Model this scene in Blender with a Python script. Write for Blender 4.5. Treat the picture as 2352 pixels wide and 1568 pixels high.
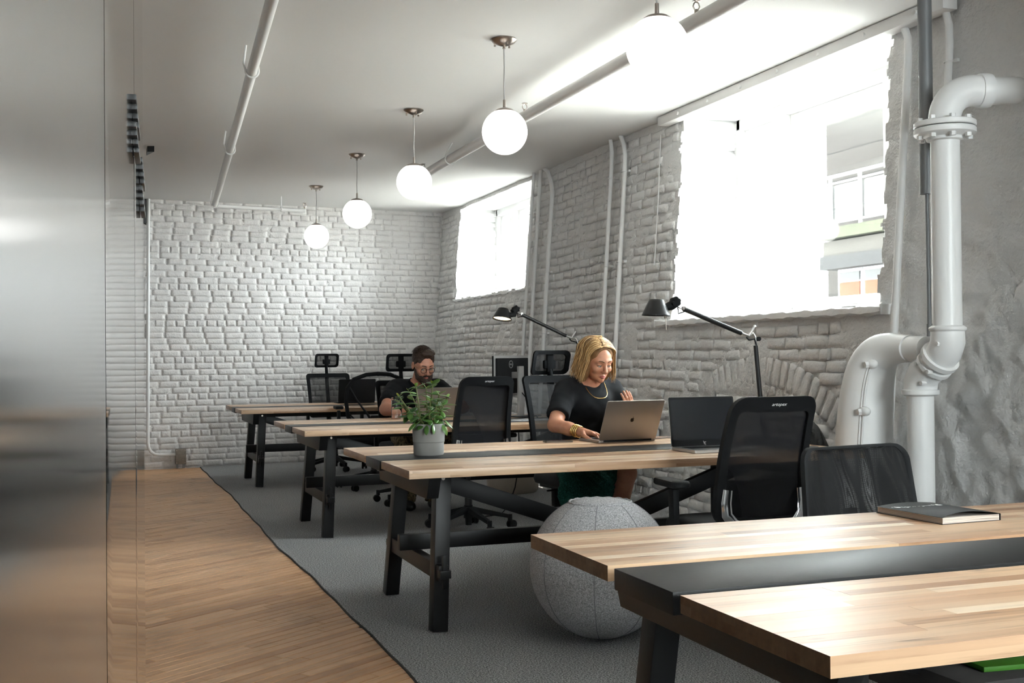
import bpy, bmesh, math, random
import numpy as np
from mathutils import Vector, Matrix, Euler
random.seed(7); RNG = np.random.default_rng(7)
S = bpy.context.scene
C = S.collection
for o in list(bpy.data.objects): bpy.data.objects.remove(o)
# ------------------------------------------------------------------ camera, world, light, exposure
cd = bpy.data.cameras.new('camera'); cam = bpy.data.objects.new('camera', cd); C.objects.link(cam)
cd.sensor_width = 36; cd.lens = 2647.0 / 2352 * 36; cd.clip_start = .02; cd.clip_end = 300
_r = Vector((.940136, -.340677, -.009165)); _w = Vector((.340772, .940064, .012392)); _w = (_w - _r * _w.dot(_r)).normalized(); _u = _r.cross(_w)
cam.matrix_world = Matrix(((_r.x, _u.x, -_w.x, 0), (_r.y, _u.y, -_w.y, 0), (_r.z, _u.z, -_w.z, 1.2228), (0, 0, 0, 1)))
S.camera = cam
S.view_settings.view_transform = 'Standard'; S.view_settings.look = 'None'
S.view_settings.gamma = 1; S.view_settings.use_curve_mapping = False
S.view_settings.exposure = 2.42
wd = bpy.data.worlds.new('sky'); S.world = wd; wd.use_nodes = True
bg = wd.node_tree.nodes['Background']; bg.inputs[0].default_value = (.93, .965, 1, 1); bg.inputs[1].default_value = 9.0
S.cycles.use_denoising = True; S.cycles.max_bounces = 10; S.cycles.diffuse_bounces = 6
S.cycles.transparent_max_bounces = 24; S.cycles.sample_clamp_indirect = 6; S.cycles.caustics_reflective = False; S.cycles.caustics_refractive = False
FW = (1.5, 3.9, 1.48, 2.92)      # x0,x1,z0,z1 of the high glazing in the front wall behind the camera
WIN = [(-.7, 2.0, 1.47, 2.96), (5.17, 7.54, 1.47, 2.96), (10.66, 13.05, 1.89, 2.96), (-3.6, -1.5, 1.47, 2.96)]   # y0,y1,z0,z1 of the openings in the right wall
for (a, b, c, d) in WIN:                       # sky portals in the three window openings
    l = bpy.data.lights.new('sky_portal', 'AREA'); l.shape = 'RECTANGLE'; l.size = d - c; l.size_y = b - a
    l.cycles.is_portal = True
    o = bpy.data.objects.new('sky_portal', l); C.objects.link(o)
    o.location = (4.75, (a + b) / 2, (c + d) / 2); o.rotation_euler = (0, math.radians(90), 0)
l = bpy.data.lights.new('sky_portal', 'AREA'); l.shape = 'RECTANGLE'; l.size = FW[1] - FW[0]; l.size_y = FW[3] - FW[2]; l.cycles.is_portal = True
o = bpy.data.objects.new('sky_portal', l); C.objects.link(o); o.location = ((FW[0] + FW[1]) / 2, -4.05, (FW[2] + FW[3]) / 2); o.rotation_euler = (math.radians(90), 0, 0)
sl = bpy.data.lights.new('sun', 'SUN'); sl.energy = 22.0; sl.angle = .01; sl.color = (1, .96, .9)
so = bpy.data.objects.new('sun', sl); C.objects.link(so); so.rotation_euler = Vector((-1.74, .67, -2.3)).to_track_quat('-Z', 'Y').to_euler()

# ------------------------------------------------------------------ helpers
def tag(o, label=None, cat=None, group=None, kind=None):
    if label: o['label'] = label
    if cat: o['category'] = cat
    if group: o['group'] = group
    if kind: o['kind'] = kind
    return o
def empty(name, loc=(0, 0, 0), rz=0, label=None, cat=None, group=None, kind=None, parent=None):
    o = bpy.data.objects.new(name, None); C.objects.link(o); o.location = loc; o.rotation_euler = (0, 0, rz); o.empty_display_size = .1
    if parent: o.parent = parent
    return tag(o, label, cat, group, kind)
def copy_tree(o, parent=None):
    c = o.copy(); C.objects.link(c)
    if parent: c.parent = parent
    for ch in KIDS(o): copy_tree(ch, c)
    return c
def KIDS(o): return [x for x in o.children]
def link(name, me, m=None, parent=None, loc=None, rot=None, smooth=40):
    if m is not None and not me.materials:
        for k in (m if isinstance(m, (list, tuple)) else [m]): me.materials.append(k)
    if smooth is not None and len(me.polygons):
        me.polygons.foreach_set('use_smooth', [True] * len(me.polygons))
        if smooth < 180: me.set_sharp_from_angle(angle=math.radians(smooth))
    o = bpy.data.objects.new(name, me); C.objects.link(o)
    if parent: o.parent = parent
    if loc is not None: o.location = loc
    if rot is not None: o.rotation_euler = rot
    return o
class MB:
    def __init__(s): s.v = []; s.f = []; s.mi = []; s.cur = 0
    def add(s, vs, fs, M=None):
        n = len(s.v)
        if M is not None: vs = [M @ Vector(v) for v in vs]
        s.v += [tuple(v) for v in vs]; s.f += [tuple(i + n for i in f) for f in fs]; s.mi += [s.cur] * len(fs); return s
    def box(s, c, d, rot=None, bev=0, taper=1.0):
        bm = bmesh.new(); bmesh.ops.create_cube(bm, size=1)
        for v in bm.verts:
            k = taper if v.co.z > 0 else 1
            v.co = Vector((v.co.x * d[0] * k, v.co.y * d[1] * k, v.co.z * d[2]))
        if bev: bmesh.ops.bevel(bm, geom=bm.edges[:], offset=bev, segments=2, affect='EDGES', profile=.6)
        M = Matrix.Translation(c) @ (rot.to_4x4() if rot is not None else Matrix())
        bm.verts.ensure_lookup_table()
        s.add([v.co for v in bm.verts], [[v.index for v in f.verts] for f in bm.faces], M); bm.free(); return s
    def span(s, p0, p1, w, h, bev=0, up=(0, 0, 1), taper=1.0):   # bar from p0 to p1
        p0 = Vector(p0); p1 = Vector(p1); z = (p1 - p0).normalized(); x = Vector(up).cross(z)
        if x.length < 1e-4: x = Vector((1, 0, 0)).cross(z)
        x.normalize(); y = z.cross(x)
        return s.box((p0 + p1) / 2, (w, h, (p1 - p0).length), Matrix((x, y, z)).transposed(), bev, taper)
    def tube(s, pts, r, seg=10, cap=True, flat=1.0, closed=False):
        pts = [Vector(p) for p in pts]; n = len(pts); rr = r if isinstance(r, (list, tuple)) else [r] * n
        vs = []; fs = []; px = None
        for i, p in enumerate(pts):
            a = pts[(i - 1) % n] if (closed or i > 0) else p; b = pts[(i + 1) % n] if (closed or i < n - 1) else p
            t = (b - a).normalized()
            if px is None:
                px = Vector((0, 0, 1)).cross(t)
                if px.length < .05: px = Vector((1, 0, 0)).cross(t)
            px = (px - t * px.dot(t)).normalized(); py = t.cross(px)
            for k in range(seg):
                an = 2 * math.pi * k / seg
                vs.append(p + px * math.cos(an) * rr[i] + py * math.sin(an) * rr[i] * flat)
        m = n if closed else n - 1
        for i in range(m):
            j = (i + 1) % n
            for k in range(seg):
                k2 = (k + 1) % seg; fs.append((i * seg + k, i * seg + k2, j * seg + k2, j * seg + k))
        if cap and not closed:
            fs.append(tuple(range(seg))[::-1]); fs.append(tuple((n - 1) * seg + k for k in range(seg)))
        return s.add(vs, fs)
    def cyl(s, p0, p1, r0, r1=None, seg=16): return s.tube([p0, p1], [r0, r0 if r1 is None else r1], seg)
    def lathe(s, prof, seg=32, M=None):
        vs = []; fs = []
        for (r, z) in prof:
            for k in range(seg):
                a = 2 * math.pi * k / seg; vs.append((r * math.cos(a), r * math.sin(a), z))
        for i in range(len(prof) - 1):
            for k in range(seg):
                k2 = (k + 1) % seg; fs.append((i * seg + k, i * seg + k2, (i + 1) * seg + k2, (i + 1) * seg + k))
        if prof[0][0] > 1e-5: fs.append(tuple(range(seg))[::-1])
        if prof[-1][0] > 1e-5: fs.append(tuple((len(prof) - 1) * seg + k for k in range(seg)))
        return s.add(vs, fs, M)
    def sphere(s, c, r, seg=16, rings=10, M=None):
        rx, ry, rz = r if isinstance(r, (list, tuple)) else (r, r, r)
        vs = []; fs = []
        for i in range(rings + 1):
            t = math.pi * i / rings
            for k in range(seg):
                a = 2 * math.pi * k / seg
                vs.append((c[0] + rx * math.sin(t) * math.cos(a), c[1] + ry * math.sin(t) * math.sin(a), c[2] + rz * math.cos(t)))
        for i in range(rings):
            for k in range(seg):
                k2 = (k + 1) % seg; fs.append((i * seg + k, (i + 1) * seg + k, (i + 1) * seg + k2, i * seg + k2))
        return s.add(vs, fs, M)
    def grid(s, fn, nu, nv, closed_u=False):
        vs = [fn(i / nu, j / nv) for j in range(nv + 1) for i in range(nu + 1)]
        fs = [(j * (nu + 1) + i, j * (nu + 1) + i + 1, (j + 1) * (nu + 1) + i + 1, (j + 1) * (nu + 1) + i) for j in range(nv) for i in range(nu)]
        return s.add(vs, fs)
    def prism(s, poly, h, M=None):   # polygon in xy extruded 0..h in z
        n = len(poly)
        vs = [(x, y, 0) for x, y in poly] + [(x, y, h) for x, y in poly]
        fs = [tuple(range(n))[::-1], tuple(range(n, 2 * n))] + [(i, (i + 1) % n, n + (i + 1) % n, n + i) for i in range(n)]
        return s.add(vs, fs, M)
    def ring(s, outer, inner, off):  # closed band between two loops, thick by vector off
        n = len(outer); o = [Vector(p) for p in outer]; q = [Vector(p) for p in inner]; d = Vector(off) if not callable(off) else None
        D = [(off(i) if d is None else d) for i in range(n)]
        vs = o + q + [o[i] + D[i] for i in range(n)] + [q[i] + D[i] for i in range(n)]; fs = []
        for i in range(n):
            j = (i + 1) % n
            fs += [(i, j, n + j, n + i), (2 * n + j, 2 * n + i, 3 * n + i, 3 * n + j), (j, i, 2 * n + i, 2 * n + j), (n + i, n + j, 3 * n + j, 3 * n + i)]
        return s.add(vs, fs)
    def mesh(s, name):
        me = bpy.data.meshes.new(name); me.from_pydata(s.v, [], s.f)
        if any(s.mi): me.polygons.foreach_set('material_index', s.mi)
        bm = bmesh.new(); bm.from_mesh(me); bmesh.ops.recalc_face_normals(bm, faces=bm.faces[:]); bm.to_mesh(me); bm.free()
        me.update(); return me
    def build(s, name, m, parent=None, loc=None, rot=None, smooth=40): return link(name, s.mesh(name), m, parent, loc, rot, smooth)
def npmesh(name, V, F):
    me = bpy.data.meshes.new(name); V = np.asarray(V, np.float32); F = np.asarray(F, np.int32)
    me.vertices.add(len(V)); me.vertices.foreach_set('co', V.ravel())
    k = F.shape[1]; me.loops.add(F.size); me.loops.foreach_set('vertex_index', F.ravel())
    me.polygons.add(len(F)); me.polygons.foreach_set('loop_start', np.arange(0, F.size, k, dtype=np.int32))
    me.update(calc_edges=True); me.validate(); return me
def vnoise(x, y, seed=0):            # smooth value noise, -1..1
    r = np.random.default_rng(seed).random((256, 256)) * 2 - 1
    xi = np.floor(x).astype(int); yi = np.floor(y).astype(int); fx = x - xi; fy = y - yi
    fx = fx * fx * (3 - 2 * fx); fy = fy * fy * (3 - 2 * fy); g = lambda a, b: r[a & 255, b & 255]
    return (g(xi, yi) * (1 - fx) + g(xi + 1, yi) * fx) * (1 - fy) + (g(xi, yi + 1) * (1 - fx) + g(xi + 1, yi + 1) * fx) * fy
def fbm(x, y, o=4, seed=0, gain=.5):
    t = 0; a = 1
    for k in range(o): t = t + a * vnoise(x * 2 ** k, y * 2 ** k, seed + k); a *= gain
    return t
def arc(c, r, a0, a1, n, ax, ay):
    c = Vector(c); ax = Vector(ax); ay = Vector(ay)
    return [c + ax * r * math.cos(a0 + (a1 - a0) * i / n) + ay * r * math.sin(a0 + (a1 - a0) * i / n) for i in range(n + 1)]
def rrect(w, h, r, n=5):             # rounded rectangle loop, centred
    P = []
    for (cx, cy, a) in ((w / 2 - r, h / 2 - r, 0), (-w / 2 + r, h / 2 - r, 90), (-w / 2 + r, -h / 2 + r, 180), (w / 2 - r, -h / 2 + r, 270)):
        for i in range(n + 1):
            t = math.radians(a + 90 * i / n); P.append((cx + r * math.cos(t), cy + r * math.sin(t)))
    return P

# ------------------------------------------------------------------ materials
def lin(c):
    if isinstance(c, str): c = tuple(int(c[i:i + 2], 16) for i in (0, 2, 4))
    return tuple(((x / 255) / 12.92 if x / 255 <= .04045 else ((x / 255 + .055) / 1.055) ** 2.4) for x in c)
class NT:
    def __init__(s, name):
        s.m = bpy.data.materials.new(name); s.m.use_nodes = True; s.t = s.m.node_tree; s.b = s.t.nodes['Principled BSDF']; s.out = s.t.nodes['Material Output']
    def n(s, typ, **kw):
        nd = s.t.nodes.new('ShaderNode' + typ)
        for k, v in kw.items():
            if k in nd.inputs.keys(): s.put(nd.inputs[k], v)
            else: setattr(nd, k, v)
        return nd
    def put(s, sock, v):
        if isinstance(v, bpy.types.NodeSocket): s.t.links.new(v, sock)
        elif isinstance(v, bpy.types.Node): s.t.links.new(v.outputs[0], sock)
        else:
            if hasattr(sock.default_value, '__len__') and not isinstance(v, (int, float)) and len(v) == 3 and len(sock.default_value) == 4: v = (*v, 1)
            sock.default_value = v
    def math(s, op, a, b=0.0, c=None):
        nd = s.t.nodes.new('ShaderNodeMath'); nd.operation = op; s.put(nd.inputs[0], a); s.put(nd.inputs[1], b)
        if c is not None: s.put(nd.inputs[2], c)
        return nd.outputs[0]
    def pos(s, scale=(1, 1, 1), obj=False):
        src = s.n('TexCoord').outputs['Object'] if obj else s.n('NewGeometry').outputs['Position']
        mp = s.n('Mapping'); s.put(mp.inputs['Vector'], src); mp.inputs['Scale'].default_value = scale; return mp.outputs[0]
    def noise(s, vec, scale, detail=3, rough=.5):
        nd = s.n('TexNoise'); s.put(nd.inputs['Vector'], vec); nd.inputs['Scale'].default_value = scale; nd.inputs['Detail'].default_value = detail; nd.inputs['Roughness'].default_value = rough; return nd.outputs['Fac'] if 'Fac' in nd.outputs else nd.outputs[0]
    def ramp(s, fac, stops):
        nd = s.n('ValToRGB'); s.put(nd.inputs[0], fac); e = nd.color_ramp.elements
        while len(e) < len(stops): e.new(.5)
        for i, (p, c) in enumerate(stops): e[i].position = p; e[i].color = (*c, 1)
        return nd.outputs[0]
    def mix(s, fac, a, b, mode='MIX'):
        nd = s.n('MixRGB'); nd.blend_type = mode; s.put(nd.inputs[0], fac); s.put(nd.inputs[1], a); s.put(nd.inputs[2], b); return nd.outputs[0]
    def bump(s, h, strength=.3, dist=.01):
        nd = s.n('Bump'); s.put(nd.inputs['Height'], h); nd.inputs['Strength'].default_value = strength; nd.inputs['Distance'].default_value = dist
        s.t.links.new(nd.outputs[0], s.b.inputs['Normal'])
    def set(s, **kw):
        for k, v in kw.items(): s.put(s.b.inputs[k.replace('_', ' ')], v)
        return s
def pmat(name, col, rough=.5, metal=0.0, var=0, vs=20, bump=0, bs=60, bd=.004, spec=.5, coat=0, obj=False):
    t = NT(name); c = lin(col) if isinstance(col, str) else col
    t.set(Base_Color=c, Roughness=rough, Metallic=metal)
    t.b.inputs['Specular IOR Level'].default_value = spec
    if coat: t.b.inputs['Coat Weight'].default_value = coat; t.b.inputs['Coat Roughness'].default_value = .15
    if var:
        f = t.noise(t.pos(obj=obj), vs, 4)
        t.set(Base_Color=t.ramp(f, [(.25, tuple(x * (1 - var) for x in c)), (.75, tuple(min(1, x * (1 + var)) for x in c))]))
    if bump: t.bump(t.noise(t.pos(obj=obj), bs, 5, .6), bump, bd)
    return t.m
def mesh_mat(name, col, alpha, scale=0):
    t = NT(name); t.set(Base_Color=col, Roughness=.7); t.b.inputs['Specular IOR Level'].default_value = .2
    tr = t.n('BsdfTransparent'); mx = t.n('MixShader')
    if scale:
        sp = t.n('SeparateXYZ'); t.put(sp.inputs[0], t.n('TexCoord').outputs['Object'])
        a = t.math('SINE', t.math('MULTIPLY', t.math('ADD', sp.outputs[0], sp.outputs[2]), scale))
        b = t.math('SINE', t.math('MULTIPLY', t.math('SUBTRACT', sp.outputs[0], sp.outputs[2]), scale))
        h = t.math('GREATER_THAN', t.math('MULTIPLY', a, b), alpha); t.put(mx.inputs[0], t.math('SUBTRACT', 1.0, h))
    else: mx.inputs[0].default_value = alpha
    t.t.links.new(tr.outputs[0], mx.inputs[1]); t.t.links.new(t.b.outputs[0], mx.inputs[2]); t.t.links.new(mx.outputs[0], t.out.inputs[0]); return t.m
def glass_mat(name, tint=(.95, .98, .97), refl=.08, rough=.0):
    t = NT(name); tr = t.n('BsdfTransparent'); t.put(tr.inputs[0], tint); gl = t.n('BsdfGlossy'); gl.inputs['Roughness'].default_value = rough
    fr = t.n('LayerWeight'); fr.inputs[0].default_value = .25
    mx = t.n('MixShader'); t.put(mx.inputs[0], t.math('ADD', t.math('MULTIPLY', fr.outputs['Fresnel'], .7), refl * .3))
    t.t.links.new(tr.outputs[0], mx.inputs[1]); t.t.links.new(gl.outputs[0], mx.inputs[2]); t.t.links.new(mx.outputs[0], t.out.inputs[0]); return t.m
def emit_mat(name, col, strength, base=None):
    t = NT(name); t.set(Base_Color=base or col, Roughness=.3); t.b.inputs['Emission Color'].default_value = (*col, 1); t.b.inputs['Emission Strength'].default_value = strength; return t.m

M = {}
M['ceiling'] = pmat('ceiling_paint', (.73, .724, .718), .85, bump=.12, bs=35, bd=.004)
def paint(name, col, amt, sc):
    t = NT(name); p = t.pos(); c = col
    f = t.noise(p, 3.5, 5, .6)
    t.set(Base_Color=t.ramp(f, [(.3, tuple(x * .93 for x in c)), (.7, c)]), Roughness=.62); t.b.inputs['Specular IOR Level'].default_value = .35
    h = t.math('ADD', t.math('MULTIPLY', t.noise(p, sc, 6, .65), 1.0), t.math('MULTIPLY', t.noise(p, sc * .25, 3), 1.3))
    t.bump(h, amt, .012); return t.m
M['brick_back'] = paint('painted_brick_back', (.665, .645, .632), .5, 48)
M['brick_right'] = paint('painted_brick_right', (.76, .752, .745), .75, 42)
M['plaster'] = paint('painted_rough_masonry', (.76, .752, .745), 1.0, 46)
M['reveal'] = paint('painted_reveal', (.82, .82, .82), .3, 30)
M['pipe_paint'] = pmat('painted_pipe', (.72, .71, .70), .42, bump=.15, bs=80, bd=.003)
M['pipe_white'] = pmat('white_painted_iron', (.80, .80, .795), .36, bump=.10, bs=70, bd=.003)
M['conduit'] = pmat('painted_conduit', (.76, .755, .75), .4)
M['gray_steel'] = pmat('grey_steel', (.16, .165, .17), .45, .3)
M['white_frame'] = pmat('white_window_frame', (.85, .85, .85), .35)
M['black'] = pmat('black_plastic', (.010, .0105, .0115), .62, spec=.18, bump=.08, bs=300, bd=.001)
M['black_matte'] = pmat('matte_black_plastic', (.010, .0105, .0115), .75, spec=.04)
M['black_soft'] = pmat('black_fabric', (.012, .013, .015), .85, bump=.25, bs=500, bd=.002)
M['black_wood'] = pmat('black_stained_wood', (.0055, .0055, .006), .40, bump=.10, bs=90, bd=.002, spec=.24)
M['black_metal'] = pmat('black_metal', (.016, .016, .017), .4, .2)
M['chrome'] = pmat('chrome', (.75, .75, .76), .12, 1.0)
M['nickel'] = pmat('brushed_nickel', (.42, .37, .33), .28, 1.0)
M['alu'] = pmat('aluminium', (.55, .54, .53), .3, 1.0)
M['silver'] = pmat('silver_plastic', (.45, .45, .46), .35, .6)
M['space_gray'] = pmat('anodised_grey', (.34, .31, .29), .38, .85, bump=.03, bs=900, bd=.0005)
M['screen'] = pmat('dark_screen', (.012, .014, .018), .22)
M['globe'] = emit_mat('opal_glass_lit', (1, .975, .94), .42)
M['warm_bulb'] = emit_mat('warm_lamp_light', (1, .78, .48), 1.0)
M['mesh'] = mesh_mat('black_mesh_fabric', (.012, .012, .013), .80)
M['mesh_dense'] = mesh_mat('dense_black_mesh', (.012, .012, .014), .93)
M['mesh_dots'] = mesh_mat('perforated_mesh', (.022, .022, .023), .40, 900)
M['glass'] = glass_mat('window_glass')
M['white_print'] = pmat('white_print', (.8, .8, .8), .5)
M['logo_black'] = pmat('logo_black', (.006, .006, .006), .15)
M['gold'] = pmat('gold', (.75, .52, .2), .25, 1.0)
# butcher block: stave-random colour + long grain
STOPS = [(0, lin('b48c6a')), (.2, lin('d6b594')), (.4, lin('bd9473')), (.58, lin('e4caab')), (.72, lin('9b7252')), (.86, lin('c9a280')), (1, lin('f0e0c8'))]
def wood(name, mode):
    t = NT(name); tc = t.n('TexCoord').outputs['Object'] if mode == 'board' else t.n('NewGeometry').outputs['Position']; sp = t.n('SeparateXYZ'); t.put(sp.inputs[0], tc)
    x, y, z = sp.outputs[0], sp.outputs[1], sp.outputs[2]
    if mode == 'stave': rnd = t.n('ObjectInfo').outputs['Random']
    else:
        row = t.math('FLOOR', t.math('DIVIDE', y, .042)); lay = t.math('FLOOR', t.math('DIVIDE', z, .0185))
        cb = t.n('CombineXYZ'); t.put(cb.inputs[0], row); t.put(cb.inputs[1], lay); w1 = t.n('TexWhiteNoise'); w1.noise_dimensions = '2D'; t.put(w1.inputs['Vector'], cb.outputs[0])
        col = t.math('FLOOR', t.math('DIVIDE', t.math('ADD', x, t.math('MULTIPLY', w1.outputs[0], 3.0)), t.math('ADD', .35, t.math('MULTIPLY', w1.outputs[0], .4))))
        cb2 = t.n('CombineXYZ'); t.put(cb2.inputs[0], row); t.put(cb2.inputs[1], col); t.put(cb2.inputs[2], lay); w2 = t.n('TexWhiteNoise'); w2.noise_dimensions = '3D'; t.put(w2.inputs['Vector'], cb2.outputs[0]); rnd = w2.outputs[0]
    base = t.ramp(rnd, STOPS)
    mp = t.n('Mapping'); oi = t.n('CombineXYZ'); t.put(oi.inputs[0], t.math('MULTIPLY', rnd, 37.0)); t.put(oi.inputs[1], t.math('MULTIPLY', rnd, 11.0)); ad = t.n('VectorMath'); ad.operation = 'ADD'; t.put(ad.inputs[0], tc); t.put(ad.inputs[1], oi.outputs[0])
    t.put(mp.inputs[0], ad.outputs[0]); mp.inputs['Scale'].default_value = (1.6, 34, 34)
    g = t.noise(mp.outputs[0], 1.6, 6, .62)
    c = t.mix(.8, base, t.ramp(g, [(.28, (.52, .45, .38)), (.45, (.93, .91, .89)), (.75, (1.12, 1.1, 1.06))]), 'MULTIPLY')
    mp2 = t.n('Mapping'); t.put(mp2.inputs[0], ad.outputs[0]); mp2.inputs['Scale'].default_value = (5, 16, 16)
    k = t.noise(mp2.outputs[0], 1.0, 2, .4)
    c = t.mix(t.ramp(k, [(.69, (0, 0, 0)), (.76, (.75, .75, .75))]), c, lin('5d4636'))
    ge = t.n('NewGeometry'); nx = t.n('SeparateXYZ'); t.put(nx.inputs[0], ge.outputs['True Normal'])
    end = t.math('GREATER_THAN', t.math('ABSOLUTE', nx.outputs[0]), .8)
    c = t.mix(end, c, t.mix(.55, t.mix(1, base, (.42, .34, .27), 'MULTIPLY'), t.ramp(t.noise(tc, 60, 3), [(.3, lin('6d4c31')), (.7, lin('9a7550'))])))
    t.set(Base_Color=c, Roughness=.33); t.b.inputs['Specular IOR Level'].default_value = .5
    t.bump(g, .06, .001); return t.m
M['stave'] = wood('acacia_stave', 'stave'); M['board'] = wood('acacia_butcher_block', 'board')
def plankmat():
    t = NT('worn_maple_strip'); rnd = t.n('ObjectInfo').outputs['Random']; p = t.n('TexCoord').outputs['Object']
    base = t.ramp(rnd, [(0, lin('c3976e')), (.25, lin('d3a880')), (.5, lin('b68a64')), (.75, lin('dbb28b')), (1, lin('c89c73'))])
    ge = t.n('NewGeometry').outputs['Position']; vr = t.n('VectorRotate'); vr.rotation_type = 'Z_AXIS'; t.put(vr.inputs['Vector'], ge); vr.inputs['Angle'].default_value = -math.radians(35); mp = t.n('Mapping'); t.put(mp.inputs[0], vr.outputs[0]); mp.inputs['Scale'].default_value = (2.2, 45, 1)
    g = t.noise(mp.outputs[0], 1.2, 6, .65)
    c = t.mix(.75, base, t.ramp(g, [(.25, (.55, .47, .4)), (.5, (.95, .93, .9)), (.8, (1.1, 1.08, 1.05))]), 'MULTIPLY')
    st = t.noise(ge, 2.6, 5, .62); c = t.mix(t.ramp(st, [(.5, (0, 0, 0)), (.72, (.5, .5, .5))]), c, lin('7c5f45'))
    sp = t.noise(mp.outputs[0], 2.2, 2); c = t.mix(t.ramp(sp, [(.72, (0, 0, 0)), (.78, (.8, .8, .8))]), c, lin('4a392c'))
    t.set(Base_Color=c, Roughness=.45); t.bump(g, .15, .002); return t.m
M['plank'] = plankmat()
def speckle(name, c0, c1, c2, sc, rough=.95, bump=.5, obj=False):
    t = NT(name); p = t.pos(obj=obj); f = t.noise(p, sc, 2, .7); g = t.noise(p, 1.4, 4, .5)
    c = t.ramp(f, [(.33, c0), (.5, c1), (.68, c2)])
    c = t.mix(.35, c, t.ramp(g, [(.3, (.8, .8, .8)), (.7, (1.1, 1.1, 1.1))]), 'MULTIPLY')
    t.set(Base_Color=c, Roughness=rough); t.b.inputs['Specular IOR Level'].default_value = .1; t.bump(f, bump, .006); return t.m
M['carpet'] = speckle('grey_loop_carpet', lin('404041'), lin('8e8f90'), lin('d6d6d7'), 150)
M['felt'] = speckle('grey_felt', lin('87878a'), lin('b9b9bc'), lin('dcdcdf'), 190, .95, .35, True)
M['pot'] = pmat('grey_plant_pot', (.27, .265, .255), .75, bump=.1, bs=200, bd=.001)
M['panel_soft'] = pmat('satin_grey_panel', (.70, .72, .74), .14, 1.0)
M['panel_gloss'] = pmat('glossy_grey_panel', (.68, .675, .66), .05, 1.0)
# ------------------------------------------------------------------ structure: floor, ceiling, walls
H = 3.008
WX = lambda z: 3.885 + .0717 * z                 # battered right wall
YB = lambda x: 13.393 + .0916 * x                # skewed back wall
def struct(o): o['kind'] = 'structure'; return o
m = MB(); m.box((.9, 5.2, -.062), (8, 18.8, .1)); floor = struct(m.build('floor', pmat('floor_joint', (.035, .025, .018), .9)))
m = MB(); m.box((.9, 5.2, H + .1), (8, 18.8, .2)); ceiling = struct(m.build('ceiling', M['ceiling']))
m = MB(); m.box((-2.6, 5.2, 1.5), (.2, 18.8, 3.02)); struct(m.build('wall_left', M['brick_back']))
m = MB(); xa, xb, za, zb = FW
for (p, q, r0, r1) in ((-2.7, xa, 0, H), (xb, 4.6, 0, H), (xa, xb, 0, za), (xa, xb, zb, H)): m.box(((p + q) / 2, -3.9, (r0 + r1) / 2), (q - p, .2, r1 - r0))
struct(m.build('wall_front', M['brick_back']))
w4 = struct(empty('window_5', ((xa + xb) / 2, -3.9, za))); m = MB(); wv = xb - xa
for k in range(3): m.box(((k - 1) * (wv / 2 - .035), 0, (zb - za) / 2), (.07, .09, zb - za), bev=.004)
m.box((0, 0, .03), (wv, .09, .06)); m.box((0, 0, zb - za - .03), (wv, .09, .06)); m.build('frame', M['white_frame'], w4)
for k in range(2): m = MB(); m.box(((k - .5) * wv / 2, 0, (zb - za) / 2), (wv / 2 - .06, .006, zb - za - .1)); m.build('pane', M['glass'], w4)
# strip floor, planks laid diagonally
A = math.radians(35); ca, sa = math.cos(A), math.sin(A); PW = .057
def edge_x(y): return 1.135 + .006 * math.sin(y * 3.1) + .012 * math.sin(y * 1.27 + 1) + .003 * math.sin(y * 9)
plank_me = []
for k in range(6):
    m = MB(); m.box((.5, 0, 0), (1, .0515, .012), bev=.002); me = m.mesh('plank'); me.materials.append(M['plank'])
    me.polygons.foreach_set('use_smooth', [False] * len(me.polygons)); plank_me.append(me)
PL = []
for k in range(20, 215):
    t = k * PW; s = -2.0 + random.random()
    while s < 9.5:
        L = random.choice((.45, .6, .8, 1.0, 1.3)) * random.uniform(.85, 1.15); s1 = s + L
        # clip to -0.35 < X < carpet edge + .06, Y < back wall
        xs = lambda q: q * ca - t * sa
        a, b = s, s1
        lo = (-.35 + t * sa) / ca; a = max(a, lo)
        yy = a * sa + t * ca; hi = (1.17 + t * sa) / ca; b = min(b, hi)
        if b - a > .05:
            yb = b * sa + t * ca; ya = a * sa + t * ca
            if ya < 13.5 and yb > 2.6:
                if yb > 13.48: b = a + (13.48 - ya) / sa
                if b - a > .04: PL.append((ya, a, b, t))
        s = s1 + .002
PL.sort()
rest = MB()
for i, (_, a, b, t) in enumerate(PL):
    dz = -.0135 + random.uniform(-.0006, .0006)
    if i < 300:
        o = bpy.data.objects.new('plank', plank_me[i % 6]); C.objects.link(o); o.parent = floor
        o.location = (a * ca - t * sa, a * sa + t * ca, dz); o.rotation_euler = (0, 0, A); o.scale = (b - a - .0015, 1, 1)
    else: rest.box(((a + b) / 2 * ca - t * sa, (a + b) / 2 * sa + t * ca, dz), (b - a - .0015, .0515, .012), Matrix.Rotation(A, 3, 'Z'))
o = rest.build('floorboards', M['plank'], floor, smooth=None); o['kind'] = 'stuff'
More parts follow.
